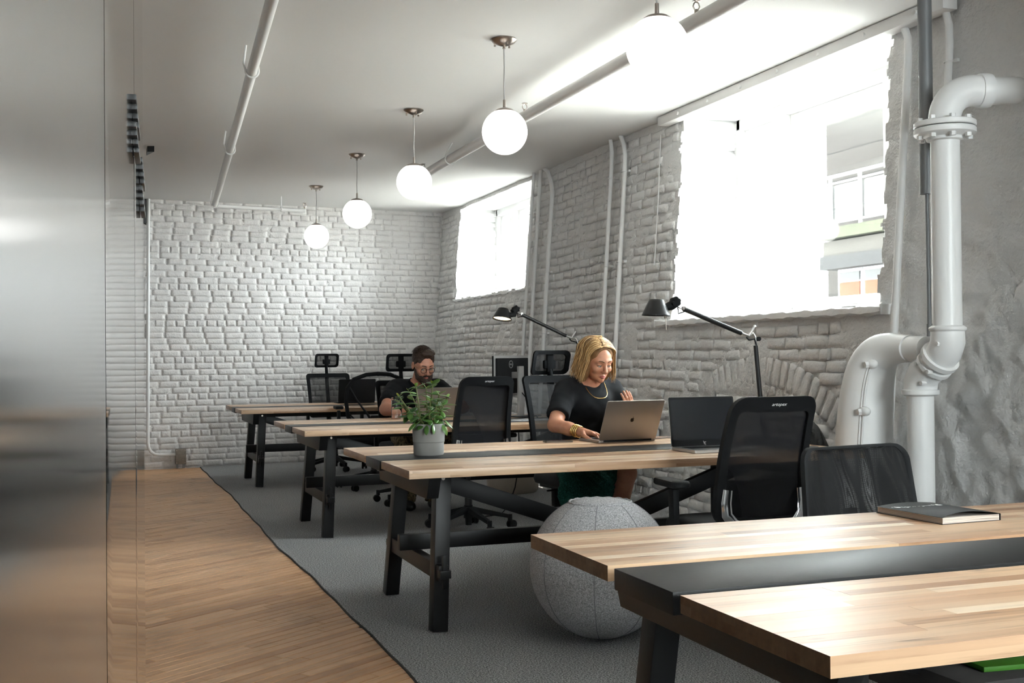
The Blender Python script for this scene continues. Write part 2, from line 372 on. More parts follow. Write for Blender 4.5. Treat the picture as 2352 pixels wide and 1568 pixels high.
# carpet with a wavy cut edge and a dark bound edge
ys = [-3.7 + i * .06 for i in range(int(17.3 / .06) + 1)]
m = MB(); n = len(ys); vs = []
for y in ys:
    y = min(y, YB(1.2) + .005)
    vs += [(edge_x(y), y, -.014), (edge_x(y), y, -.001), (edge_x(y) + .004, y, .0), (2.6, min(y, YB(2.6)) if y < 13.4 else YB(2.6), 0), (3.89, min(y, YB(3.9)) if y < 13.4 else YB(3.9), 0), (3.89, y, -.014)]
fs = [(i * 6 + k, (i + 1) * 6 + k, (i + 1) * 6 + k + 1, i * 6 + k + 1) for i in range(n - 1) for k in range(5)]
m.add(vs, fs); carpet = empty('carpet', (2.5, 5, 0), 0, 'speckled grey carpet under all the tables with a wavy cut edge against the boards', 'carpet')
m.build('pile', M['carpet'], carpet, (-2.5, -5, 0), smooth=None)
m = MB(); m.tube([(edge_x(y) - .004, min(y, YB(1.1)), -.006) for y in ys], .0055, 6); m.build('edge_binding', pmat('dark_edge', (.02, .017, .014), .9), carpet, (-2.5, -5, 0))

# ---- bricks
def brick_meshes(n, L, Hh, D, jit, mat, seed):
    r = np.random.default_rng(seed); out = []
    nu, nv = 6, 3
    for k in range(n):
        vs = []; fs = []
        for j in range(nv + 1):
            for i in range(nu + 1):
                u = i / nu * 2 - 1; v = j / nv * 2 - 1
                e = max(abs(u) ** 6, abs(v) ** 4)
                x = u * L / 2 + r.normal() * jit * .5; z = v * Hh / 2 + r.normal() * jit * .35
                vs.append((x, -(D * (1 - .55 * e)) + r.normal() * jit * .35, z))
        for j in range(nv):
            for i in range(nu):
                a = j * (nu + 1) + i; fs.append((a, a + 1, a + nu + 2, a + nu + 1))
        ringi = [i for i in range(nu + 1)] + [j * (nu + 1) + nu for j in range(1, nv + 1)] + [nv * (nu + 1) + i for i in range(nu - 1, -1, -1)] + [j * (nu + 1) for j in range(nv - 1, 0, -1)]
        b = len(vs)
        for i in ringi: x, y, z = vs[i]; vs.append((x * 1.02, .012, z * 1.04))
        q = len(ringi)
        for i in range(q): fs.append((ringi[i], b + i, b + (i + 1) % q, ringi[(i + 1) % q]))
        me = bpy.data.meshes.new('brick'); me.from_pydata(vs, [], fs); me.materials.append(mat)
        me.polygons.foreach_set('use_smooth', [True] * len(me.polygons)); me.update(); out.append((np.array(vs), fs, me))
    return out
def lay(parent, cells, lib, mat, n_single, place, name='brick', amp=.0025):
    """cells: (priority, s, z, length); place(s, z) -> location, rotation matrix"""
    cells.sort(key=lambda c: c[0]); R = MB()
    for i, (_, s, z, L) in enumerate(cells):
        vs, fs, me = lib[RNG.integers(len(lib))]; loc, rot = place(s, z); k = L / .205
        off = rot @ Vector((0, RNG.normal() * amp, 0)); tilt = Matrix.Rotation(RNG.normal() * .012, 3, 'Y')
        if i < n_single:
            o = bpy.data.objects.new(name, me); C.objects.link(o); o.parent = parent; o.location = Vector(loc) + off; o.rotation_euler = (rot @ tilt).to_euler(); o.scale = (k, 1, 1)
        else:
            R.add([Vector((v[0] * k, v[1], v[2])) for v in vs], fs, Matrix.Translation(Vector(loc) + off) @ (rot @ tilt).to_4x4())
    if R.v: o = R.build('brickwork', mat, parent, smooth=180); o['kind'] = 'stuff'
# back wall
ab = math.atan(.0916); bw = empty  # local frame: s along wall
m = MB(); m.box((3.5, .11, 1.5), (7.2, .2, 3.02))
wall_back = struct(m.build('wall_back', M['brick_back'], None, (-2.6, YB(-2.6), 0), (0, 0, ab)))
lib = brick_meshes(40, .205, .0645, .0052, .0028, M['brick_back'], 3); CH = .0690
cells = []
for j in range(44):
    z = .036 + j * CH; s = 2.55 - random.random() * .2; hdr = (j % 6 == 5)
    while s < 6.75:
        L = (.1 if hdr else .203) * random.uniform(.93, 1.06)
        zz = z + .004 * math.sin(s * 2.1 + j) + random.uniform(-.002, .002)
        if s + L / 2 < 6.9: cells.append((abs(s - 3.3) + (6 if z < .1 else 0) + abs(z - 1.2) * .6, s + L / 2, zz, L))
        s += L + .013
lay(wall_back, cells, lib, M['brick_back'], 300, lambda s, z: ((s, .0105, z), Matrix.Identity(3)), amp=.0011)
# right wall: displaced masonry skin with jagged window openings
y0, y1, st = 3.6, 13.85, .02
Yg = np.arange(y0, y1 + 1e-6, st); Zg = np.linspace(0, H, 151); YY, ZZ = np.meshgrid(Yg, Zg, indexing='ij')
d = .010 * fbm(YY * 3, ZZ * 3, 4, 11, .55) + .006 * fbm(YY * 14, ZZ * 14, 4, 5, .6)
rid = 1 - np.abs(fbm(YY * 4.5, ZZ * 5.5, 3, 21)); rub = np.clip((5.25 - YY) / .5, 0, 1) * np.clip((2.15 - ZZ) / .5, 0, 1) * np.clip((ZZ - .15) / .3, 0, 1)
rub = np.maximum(rub, np.clip(1.25 - np.abs(YY - 5.0) / .22, 0, 1) * np.clip((2.9 - ZZ) / .3, 0, 1) * .8)
rub = np.maximum(rub, .55 * np.clip(1 - np.abs(ZZ - .9) / .6, 0, 1) * np.clip((8.9 - YY) / .8, 0, 1))
d += rub * (.017 * (rid - .6) + .010 * fbm(YY * 11, ZZ * 13, 4, 31, .6))
# soft courses under the paint on the near pier
crs = np.abs(((ZZ + .006 * np.sin(YY * 3)) / .112) % 1 - .5) * 2; d -= .010 * np.clip((crs - .84) / .16, 0, 1) * np.clip((5.1 - YY) / .3, 0, 1) * np.clip((ZZ - 1.7) / .4, 0, 1) * (.5 + .5 * vnoise(YY * 6, ZZ * 9, 4))
XX = WX(ZZ) - d
V = np.stack([XX, YY, ZZ], -1).reshape(-1, 3); ny, nz = YY.shape
idx = np.arange(ny * nz).reshape(ny, nz)
Q = np.stack([idx[:-1, :-1], idx[:-1, 1:], idx[1:, 1:], idx[1:, :-1]], -1)
cy_, cz_ = YY[:-1, :-1] + st / 2, ZZ[:-1, :-1] + .01
hole = np.zeros(cy_.shape, bool); holes = []
for (a, b, c, e) in WIN[1:3]:
    jy = .028 * vnoise(cz_ * 9, cz_ * 0 + 3, 8) + .02 * vnoise(cz_ * 23, cz_ * 0, 9); jz = .02 * vnoise(cy_ * 9, cy_ * 0, 10)
    hh = (cy_ > a + jy) & (cy_ < b + jy) & (cz_ > c + jz) & (cz_ < e)
    hole |= hh
Fq = Q[~hole]
ext = []; hp = np.pad(hole, 1)
XO = 4.64; nv = len(V); addv = {}; V2 = []
def outer(i):
    if i not in addv: addv[i] = nv + len(V2); V2.append((XO, V[i, 1], V[i, 2]))
    return addv[i]
rv = []
for (i, j) in np.argwhere(hole):
    for (di, dj, p, q) in ((-1, 0, idx[i, j], idx[i, j + 1]), (1, 0, idx[i + 1, j + 1], idx[i + 1, j]), (0, -1, idx[i + 1, j], idx[i, j]), (0, 1, idx[i, j + 1], idx[i + 1, j + 1])):
        if not hp[i + 1 + di, j + 1 + dj]: rv.append((p, q, outer(q), outer(p)))
nskin = len(Fq); Fall = np.concatenate([Fq, np.array(rv)]); V = np.concatenate([V, np.array(V2)])
me = npmesh('wall_right', V, Fall); mi = np.zeros(len(me.polygons), np.int32); mi[nskin:] = 1; me.materials.append(M['plaster']); me.materials.append(M['reveal']); me.polygons.foreach_set('material_index', mi)
wall_right = struct(link('wall_right', me, None, smooth=50))
m = MB()
a, b, c, e = WIN[0]
a2, b2 = WIN[3][:2]
for (ya, yb, za, zb) in ((-3.9, a2, 0, H), (b2, a, 0, H), (b, 3.62, 0, H), (a, b, 0, c), (a, b, e, H), (a2, b2, 0, c), (a2, b2, e, H)):
    m.box((4.25, (ya + yb) / 2, (za + zb) / 2), (.72, yb - ya, zb - za))
struct(m.build('wall_right_near', M['plaster'])); bpy.data.objects['wall_right_near'].name = 'wall_rightfront'
lib2 = brick_meshes(30, .205, .064, .012, .0042, M['brick_right'], 9); cells = []
rb = math.atan(.0717)
ROT = Matrix.Rotation(-rb, 3, 'Y').transposed() @ Matrix.Rotation(math.radians(-90), 3, 'Z')
ROT = Matrix(((0, 1, 0), (-1, 0, 0), (0, 0, 1)))      # local -Y (brick face) -> world -X ; local X -> world -Y
ROT = Matrix.Rotation(rb, 3, 'Y') @ ROT
arc_c = (6.35, -.45); 
def in_arch(y, z):
    r_ = math.hypot(y - arc_c[0], z - arc_c[1]); return 1.47 < r_ < 1.66 and z > .55
for j in range(41):
    z = .04 + j * .0735; s = 4.9 + random.random() * .15
    while s < 13.75:
        hdr = random.random() < .25; L = (.1 if hdr else .205) * random.uniform(.88, 1.08); y = s + L / 2; s += L + .014
        zz = z + .008 * math.sin(y * 1.7) + random.uniform(-.004, .004)
        if any(a - .02 < y + L / 2 and y - L / 2 < b + .02 and c - .045 < zz < e + .03 for (a, b, c, e) in WIN[1:3]): continue
        if in_arch(y, zz) or (y < 5.3 and zz < 3.2): continue
        if zz > 2.96: continue
        skip = .5 + .5 * vnoise(np.array(y * 1.3), np.array(zz * 1.6), 77)
        if skip < .16 and zz < 1.3: continue
        cells.append((math.hypot(y - 5.6, (zz - 1.3) * 1.0), y, zz, L))
lay(wall_right, cells, lib2, M['brick_right'], 285, lambda s, z: ((WX(z) - .002, s, z), ROT @ Matrix.Rotation(random.gauss(0, .02), 3, 'Y')), amp=.0045)
for k in range(23):                                   # relieving arch of upright bricks below the big window
    t = math.radians(90 + 47 - k * 3.0); y = arc_c[0] + 1.565 * math.cos(t); z = arc_c[1] + 1.565 * math.sin(t)
    if z < .6 or y < 5.2: continue
    o = bpy.data.objects.new('brick', lib2[k % 30][2]); C.objects.link(o); o.parent = wall_right; o.location = (WX(z) - .004, y, z)
    o.rotation_euler = (ROT @ Matrix.Rotation((t), 3, 'Y')).to_euler(); o.scale = (.85, 1, .9)

# ---- windows: side sash | picture pane | side sash
def window(n, a, b, c, e, parent_kind=True):
    w = struct(empty('window_%d' % n, (4.6, (a + b) / 2, c))); W_ = b - a; Hh = e - c; fx = 0
    sw = W_ * .245; mull = .13
    def bars(name, yz, d=.09, x=0):
        m = MB()
        for (p0, p1, q0, q1) in yz: m.box((x, (p0 + p1) / 2, (q0 + q1) / 2), (d, p1 - p0, q1 - q0), bev=.006)
        return m.build(name, M['white_frame'], w)
    y_ = [-W_ / 2, -W_ / 2 + sw, W_ / 2 - sw, W_ / 2]
    bars('frame', [(y_[0] - .04, y_[0] + .05, -.04, Hh + .04), (y_[3] - .05, y_[3] + .04, -.04, Hh + .04), (y_[0], y_[3], -.04, .06), (y_[0], y_[3], Hh - .07, Hh + .05)], .16, .02)
    bars('mullion', [(y_[1] - mull / 2, y_[1] + mull / 2, .06, Hh - .07)], .15); bars('mullion', [(y_[2] - mull / 2, y_[2] + mull / 2, .06, Hh - .07)], .15)
    for (p, q, dbl) in ((y_[0] + .05, y_[1] - mull / 2, True), (y_[1] + mull / 2, y_[2] - mull / 2, False), (y_[2] + mull / 2, y_[3] - .05, True)):
        s_ = .045; zm = Hh * .5
        lst = [(p, p + s_, .06, Hh - .07), (q - s_, q, .06, Hh - .07), (p + s_, q - s_, .06, .06 + s_ * 1.4), (p + s_, q - s_, Hh - .07 - s_, Hh - .07)]
        if dbl: lst.append((p + s_, q - s_, zm - .03, zm + .03))
        sash = bars('sash', lst, .05, .01)
        for (z0, z1) in (((.06, zm), (zm, Hh - .07)) if dbl else ((.06, Hh - .07),)):
            g = MB(); g.box((.012, (p + q) / 2, (z0 + z1) / 2), (.006, q - p - s_ * 1.5, z1 - z0 - s_)); g.build('pane', M['glass'], sash)
    return w
for i, (a, b, c, e) in enumerate(WIN): window((3, 1, 2, 4)[i], a, b, c, e)
def sill(n, y0, y1, x0, x1, z0, z1):
    m = MB()
    def f(u, v):
        y = y0 + (y1 - y0) * u; t = v * 2 * math.pi; jit = .006 * math.sin(y * 23) + .005 * math.sin(y * 51 + v * 4)
        return ((x0 + x1) / 2 + (x1 - x0) / 2 * max(-1, min(1, 1.35 * math.cos(t))) + jit * .4, y, (z0 + z1) / 2 + ((z1 - z0) / 2 + jit) * max(-1, min(1, 1.3 * math.sin(t))))
    m.grid(f, 60, 14)
    for y in (y0, y1): m.box(((x0 + x1) / 2, y, (z0 + z1) / 2), (x1 - x0, .012, z1 - z0), bev=.004)
    return struct(m.build('trim_%d' % n, M['reveal'], smooth=60))
sill(1, 5.10, 7.74, 3.935, 4.66, 1.425, 1.482)
sill(2, 10.6, 13.1, 4.0, 4.66, 1.86, 1.895)
m = MB(); m.box((4.035, 6.2, 2.972), (.09, 3.1, .066), bev=.006)
for k in range(7): m.cyl((3.99, 4.85 + k * .43, 2.972), (3.978, 4.85 + k * .43, 2.972), .012)
struct(m.build('trim_3', M['pipe_paint']))

# ---- outside, seen through the panes
m = MB(); m.box((5.0, 14, 8.0), (.3, 60, 9.9)); struct(m.build('wall_outer', M['ceiling']))   # unseen storeys above this basement room, added to shade the facade opposite
m = MB(); m.box((30, 14, -.5), (50.6, 90, .2)); struct(m.build('ground', pmat('pale_paving', (.36, .355, .34), .9, var=.15, vs=3)))
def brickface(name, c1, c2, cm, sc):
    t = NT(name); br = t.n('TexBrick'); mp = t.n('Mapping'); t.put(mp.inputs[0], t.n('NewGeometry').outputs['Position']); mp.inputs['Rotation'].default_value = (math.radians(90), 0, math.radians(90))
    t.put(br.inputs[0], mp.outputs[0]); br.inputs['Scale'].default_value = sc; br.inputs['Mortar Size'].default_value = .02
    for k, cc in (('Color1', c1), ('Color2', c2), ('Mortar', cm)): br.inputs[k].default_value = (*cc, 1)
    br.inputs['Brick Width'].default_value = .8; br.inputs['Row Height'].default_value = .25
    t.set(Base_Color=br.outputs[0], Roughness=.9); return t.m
MBK = brickface('tan_block', (.034, .030, .027), (.026, .023, .021), (.014, .013, .012), 1.6); MBK2 = brickface('pale_block', (.065, .061, .055), (.055, .052, .047), (.035, .033, .03), 1.6)  # outside colours, next line too, darkened below real tone to offset strong daylight
M['orange'] = pmat('orange_blind', (.13, .045, .020), .8, var=.1, vs=14); M['conc'] = pmat('mossy_slab', (.055, .060, .038), .9, var=.25, vs=6); M['dkgrey'] = pmat('dark_grey_cladding', (.014, .014, .015), .7); M['dkglass'] = pmat('dark_window', (.005, .006, .007), .2)
def block(y0, y1, z0, fl, label, X=11.0):
    b = empty('apartment_building', (X, (y0 + y1) / 2, -.4), 0, label, 'building'); yc = (y0 + y1) / 2
    L = lambda y: y - yc
    def bx(name, mat, x0, x1, ya, yb, za, zb, par=b, bev=0):
        g = MB(); g.box(((x0 + x1) / 2 - X, (L(ya) + L(yb)) / 2, (za + zb) / 2 + .4), (x1 - x0, yb - ya, zb - za), bev=bev); return g.build(name, mat, par)
    top = z0 + 3.0 * fl
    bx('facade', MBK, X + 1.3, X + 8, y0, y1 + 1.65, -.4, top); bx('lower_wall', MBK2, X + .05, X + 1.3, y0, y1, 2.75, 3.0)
    for k in range(fl):
        zb = z0 + k * 2.95
        bx('balcony_slab', M['conc'], X - .05, X + 1.4, y0, y1, zb - .17, zb)
        rail = MB(); rail.cyl((-.02, L(y0), zb + .8 + .4), (-.02, L(y1), zb + .8 + .4), .028, seg=8); rail.cyl((-.02, L(y0), zb + .69 + .4), (-.02, L(y1), zb + .69 + .4), .018, seg=8); rail.cyl((-.02, L(y0), zb + .07 + .4), (-.02, L(y1), zb + .07 + .4), .02, seg=8)
        r_ = rail.build('railing', M['silver'], b)
        y = y0 + .12
        while y < y1: bx('post', M['silver'], X - .04, X, y - .02, y + .02, zb, zb + .8, r_); y += .75
        bx('balustrade_pane', M['glass'], X + .01, X + .016, y0, y1, zb + .1, zb + .66)
        y = y0 + .35
        while y + 1.6 < y1:
            d_ = bx('balcony_door', M['dkgrey'], X + 1.22, X + 1.32, y, y + .95, zb, zb + 2.15); bx('pane', M['dkglass'], X + 1.2, X + 1.23, y + .12, y + .83, zb + .15, zb + 2.0, d_)
            bx('orange_panel', M['orange'], X + 1.2, X + 1.29, y + 1.25, y + 1.55, zb, zb + 1.0); y += 2.4
        bx('soffit', M['conc'], X + 0, X + 1.35, y0, y1, zb + 2.55, zb + 2.7)
    bx('lintel', M['dkgrey'], X - .02, X + 1.3, y0, y1, 2.55, 2.76)
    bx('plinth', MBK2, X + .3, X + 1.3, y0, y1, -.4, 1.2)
    y = y0 + .1
    while y + .6 < y1:
        w_ = bx('window_frame', M['silver'], X + .22, X + .3, y, y + .62, 1.2, 2.55); bx('pane', M['orange'], X + .2, X + .225, y + .05, y + .57, 1.28, 2.34, w_); bx('dark_pane', M['dkglass'], X + .2, X + .226, y + .05, y + .57, 2.36, 2.5, w_); y += .64
    return b
block(12.3, 15.75, 3.2, 2, 'block with glass railed balcony and orange blinds seen through the big near window')
block(28.6, 32.2, 4.35, 1, 'balcony fronted block seen through the small far window')
# ------------------------------------------------------------------ services
def sprinkler_head(t, x, y, z, zt, m=None):
    g = MB(); g.cyl((x, y, z), (x, y, z + .02), .011, seg=8)
    for s in (-1, 1): g.tube([(x + s * .010, y, z + .02), (x + s * .018, y, z + .035), (x + s * .012, y, z + .052), (x, y, z + .058)], .0035, 6)
    g.lathe([(.0, 0), (.021, .001), (.021, .004), (0, .006)], 12, Matrix.Translation((x, y, z + .058)))
    return g.build('sprinkler_head', M['nickel'], t)
def hanger(t, x, y, z, r, dx=0.0):
    g = MB(); g.tube([(x + dx, y - .05, H), (x + dx * .5 - r * .95, y - .01, z + r * 1.2), (x - r * 1.15, y, z)] , .0065, 7)
    g.tube(arc((x, y, z), r * 1.22, math.pi, 2 * math.pi, 10, (1, 0, 0), (0, 0, 1)) + [Vector((x + r * 1.15, y, z + r * .9))], .006, 7)
    return g.build('hanger', M['pipe_paint'], t)
def coupling(t, p, d, r, L=.05, m='pipe_paint'):
    p = Vector(p); d = Vector(d).normalized(); g = MB()
    g.tube([p - d * L / 2, p - d * L / 2, p - d * L * .25, p - d * L * .18, p + d * L * .18, p + d * L * .25, p + d * L / 2, p + d * L / 2], [r * 1.02, r * 1.35, r * 1.35, r * 1.22, r * 1.22, r * 1.35, r * 1.35, r * 1.02], 18)
    return g.build('coupling', M[m], t)
# left ceiling pipe (runs askew), turning along the back wall
ZL = 2.868
PLa, PLb = Vector((.60, 2.4, ZL + .01)), Vector((1.222, 12.72, ZL))
LP = lambda y: PLa + (PLb - PLa) * ((y - PLa.y) / (PLb.y - PLa.y))
t = empty('sprinkler_pipe', LP(7), 0, 'white ceiling pipe running askew over the wooden floor with collars and strap hangers', 'pipe'); off = Matrix.Translation(-LP(7))
def at0(o): o.location = -Vector(o.parent.location); return o
g = MB(); g.tube([PLa, PLb], .030, 18); at0(g.build('pipe', M['pipe_paint'], t))
for y in (6.30, 8.95, 11.2): at0(coupling(t, LP(y), PLb - PLa, .030, .06))
for y in (6.72, 9.3, 12.62): at0(hanger(t, LP(y).x, y, LP(y).z, .031, -.04))
g = MB(); g.tube([PLb, PLb + Vector((.0, .03, -.0)), PLb + Vector((.05, .06, 0)), (2.22, 12.86, ZL - .005)], .020, 14); at0(g.build('branch_pipe', M['pipe_paint'], t))
g = MB(); g.tube([(1.95, 12.83, H), (1.95, 12.83, ZL)], .006, 7); g.tube(arc((1.95, 12.83, ZL), .026, 0, 2 * math.pi, 14, (0, 1, 0), (0, 0, 1)), .005, 6); at0(g.build('hanger', M['pipe_paint'], t))
at0(coupling(t, (2.16, 12.855, ZL - .004), (1, .02, 0), .021, .05)); at0(sprinkler_head(t, 2.215, 12.86, ZL + .018, H))
# right ceiling pipe
t = empty('sprinkler_pipe', (2.82, 7, 2.88), 0, 'thick grey ceiling pipe running above the row of globe lamps', 'pipe')
g = MB(); g.tube([(2.86, 2.8, 2.885), (2.82, 5.8, 2.882), (2.815, 7.6, 2.88), (2.83, 10.3, 2.88)], .039, 20); at0(g.build('pipe', M['pipe_paint'], t))
for y in (4.92, 7.62, 10.05): at0(coupling(t, (2.822, y, 2.88), (0, 1, 0), .039, .09 if y < 6 else .06))
for y in (5.05, 7.48, 10.12): at0(sprinkler_head(t, 2.822, y, 2.915, H))
for y in (7.9, 9.25): at0(hanger(t, 2.82, y, 2.88, .040, .0))
# pendants
def pendant():
    e = empty('globe_pendant', (0, 0, 0), 0)
    g = MB(); g.lathe([(.0, H), (.072, H), (.074, H - .006), (.060, H - .022), (.030, H - .034), (.012, H - .040), (0, H - .041)], 32); g.cyl((0, 0, H - .055), (0, 0, H - .04), .009, .006, 10)
    c = g.build('canopy', M['nickel'], e)
    for a in (35, 155, 275):
        g = MB(); x, y = .052 * math.cos(math.radians(a)), .052 * math.sin(math.radians(a)); g.cyl((x, y, H - .040), (x, y, H - .022), .006, .005, 8); g.build('screw', M['nickel'], c)
    g = MB(); g.tube([(0, 0, H - .05), (.002, 0, 2.85), (-.002, .001, 2.74), (0, 0, 2.655)], .0042, 8); g.build('cord', pmat('clear_cord', (.42, .41, .40), .3), e)
    g = MB(); g.cyl((0, 0, 2.618), (0, 0, 2.665), .0095, .008, 12); g.lathe([(.062, 2.594), (.060, 2.600), (.045, 2.611), (.02, 2.619), (0, 2.621)], 32); g.build('cap', M['nickel'], e)
    g = MB(); g.sphere((0, 0, 2.484), .1285, 40, 24); g.build('globe', M['globe'], e, smooth=180)
    return e
pp = pendant()
for i, (y, lab) in enumerate(((4.23, 'nearest globe pendant, cut off by the top of the photo'), (6.103, 'second globe pendant from the camera, hanging before the thick pipe'), (8.057, 'middle globe pendant of the row of five'), (9.98, 'fourth globe pendant from the camera, second smallest'), (11.953, 'farthest and smallest globe pendant, near the brick back wall'))):
    o = pp if i == 0 else copy_tree(pp); o.location = (2.18, y, 0); tag(o, lab, 'lamp', 'globe pendants in a row')
# conduits on the right wall (lean with the wall)
def wallpath(pts, out): return [(WX(z) - out - (.0), y, z) for (y, z) in pts]
def conduit(name, pts, r, out, label, clips=(), mat='conduit', cat='conduit'):
    e = empty(name, (WX(0) - out, pts[-1][0], 0), 0, label, cat)
    P = [Vector(p) for p in wallpath(pts, out)]
    g = MB(); g.tube(P, r, 10); at0(g.build('tube', M[mat], e))
    for z in clips:
        y = np.interp(z, [p[1] for p in pts][::-1], [p[0] for p in pts][::-1]); g = MB(); x = WX(z) - out
        g.tube(arc((x, y, z), r * 1.25, 0, math.pi * 2, 10, (1, 0, 0), (0, 1, 0)), .004, 6); g.box((x + out * .5, y - r * 1.9, z), (out * .6, r * 1.8, .018), bev=.003); at0(g.build('clip', M[mat], e))
    return e
conduit('wall_conduit', [(10.50, H), (10.52, 2.2), (10.53, .0)], .016, .05, 'leftmost of three thin conduits right of the small window', (2.6,))
conduit('wall_conduit', [(10.33, H), (10.34, 2.2), (10.34, .0)], .018, .045, 'middle conduit of three right of the small window', (2.5,))
conduit('wall_conduit', [(10.22, H), (10.12, 2.96), (10.03, 2.86), (9.98, 2.74), (9.99, 2.2), (9.99, .0)], .020, .05, 'conduit with a bent top, rightmost of three by the small window', (2.0, 1.43))
conduit('wall_conduit', [(8.70, H), (8.66, 2.9), (8.65, 2.75), (8.64, .0)], .017, .06, 'left one of the pair of white conduits behind the woman', (2.68, 1.95))
conduit('wall_conduit', [(8.52, H), (8.46, 2.93), (8.42, 2.84), (8.41, 2.7), (8.40, .0)], .019, .05, 'right one of the pair of white conduits behind the woman', (2.70, 1.97))
conduit('wall_wire', [(7.86, 2.9), (7.845, 2.4), (7.85, 1.9)], .004, .02, 'thin painted wire left of the big window', cat='wire')
conduit('wall_conduit', [(5.04, H), (5.02, 2.95), (4.985, 2.88), (4.975, 2.78), (4.985, 1.9), (4.99, .3)], .0205, .045, 'slim conduit between the big window and the drain pipe', ())
conduit('wall_conduit', [(4.75, H), (4.72, 2.95), (4.69, 2.87), (4.68, 2.78), (4.68, 2.3)], .019, .03, 'short conduit bent at the ceiling, right of the grey steel pipe', (2.68,))
g = MB(); g.tube([(3.86, 4.63, H), (3.86, 4.63, 2.0)], .034, 18); t = empty('grey_pipe', (3.86, 4.63, 0), 0, 'dark grey vertical pipe passing behind the white drain elbow', 'pipe'); at0(g.build('tube', M['gray_steel'], t))
g = MB(); g.tube([(3.86, 4.63, 2.0), (3.84, 4.60, 1.34)], .010, 10); g.cyl((3.84, 4.60, 1.36), (3.84, 4.60, 1.30), .014, seg=12); at0(g.build('thin_tube', M['gray_steel'], t))
# big white drain pipe
DX, DY = 3.735, 4.352
t = empty('drain_pipe', (DX, DY, 0), 0, 'fat white cast iron drain pipe with bolted flange and elbows at right', 'pipe')
R_ = .066
def part(g, name, mat='pipe_white', par=None, sm=40):
    o = g.build(name, M[mat], par or t, smooth=sm)
    if not par: at0(o)
    return o
a_ = arc((DX + .124, DY - .039, 2.31), .130, math.pi, math.pi / 2, 14, (.95, -.3, 0), (0, 0, 1))
g = MB(); g.tube([(DX, DY, 2.27)] + a_ + [a_[-1] + Vector((.04, -.012, 0))], .073, 28); part(g, 'elbow', sm=60)
e1 = a_[-1] + Vector((.03, -.01, 0)); g = MB(); g.tube([e1, e1 + Vector((.02, -.006, 0)), e1 + Vector((.05, -.015, 0))], [.079, .082, .079], 28); g.tube([e1 + Vector((.05, -.015, 0)), e1 + Vector((.26, -.078, 0))], .064, 28); part(g, 'wall_stub', sm=60)
g = MB(); g.lathe([(0, .026), (.134, .026), (.139, .022), (.139, .004), (.135, 0), (0, 0)], 40, Matrix.Translation((DX, DY, 2.268))); up = part(g, 'flange')
g = MB(); g.lathe([(0, .030), (.134, .030), (.139, .025), (.139, .004), (.135, 0), (.10, -.004), (.085, -.012), (.083, -.025), (.068, -.03), (0, -.03)], 40, Matrix.Translation((DX, DY, 2.233))); lo = part(g, 'flange')
for k in range(8):
    a = math.radians(22 + 45 * k); x, y = DX + .114 * math.cos(a), DY + .114 * math.sin(a)
    for z, n in ((2.294, up), (2.212, lo)):
        g = MB(); g.tube([(x, y, z), (x, y, z + .018)], .0145, 6); g.build('bolt', M['pipe_white'], n)
g = MB(); g.cyl((DX, DY, 2.22), (DX, DY, 1.315), R_, seg=32); part(g, 'upper_pipe')
P0 = Vector((DX, DY, 1.32)); P3 = Vector((DX + .0, DY + .195, 1.03))
g = MB(); g.tube([(DX, DY, 1.345), (DX, DY, 1.335), (DX, DY, 1.325), (DX, DY, 1.315)], [.070, .084, .084, .074], 28); g.tube([(DX, DY, 1.32), (DX, DY, 1.27), (DX, DY + .02, 1.225), (DX, DY + .06, 1.19), (DX, DY + .07, 1.182)], [.076, .078, .078, .076, .074], 28); part(g, 'upper_bend', sm=60)
g = MB(); c = Vector((DX, DY + .055, 1.195)); dd = Vector((0, .75, -.66)).normalized(); g.tube([c - dd * .014, c - dd * .012, c + dd * .012, c + dd * .014], [.074, .092, .092, .074], 28); c2 = c + dd * .05; g.tube([c2 - dd * .012, c2 - dd * .01, c2 + dd * .01, c2 + dd * .012], [.074, .086, .086, .074], 28); part(g, 'joint_ring')
g = MB(); g.tube([c + dd * .01, c + dd * .06, (DX, DY + .165, 1.12), (DX, DY + .19, 1.08), (DX, DY + .195, 1.03)], [.074, .075, .078, .079, .076], 28); g.tube([(DX, DY + .195, 1.045), (DX, DY + .195, 1.04), (DX, DY + .195, 1.02), (DX, DY + .195, 1.012)], [.074, .088, .088, .072], 28); part(g, 'lower_bend', sm=60)
g = MB(); g.cyl((DX, DY + .195, 1.03), (DX, DY + .195, 0), .063, seg=32); part(g, 'lower_pipe')
for (x, y, z) in ((-.076, -.02, 1.26), (-.074, .05, 1.13), (-.06, .11, 1.075), (-.075, .13, 1.17)):
    g = MB(); g.tube([(DX + x - .006, DY + y, z), (DX + x + .02, DY + y, z)], .011, 6); part(g, 'bolt')
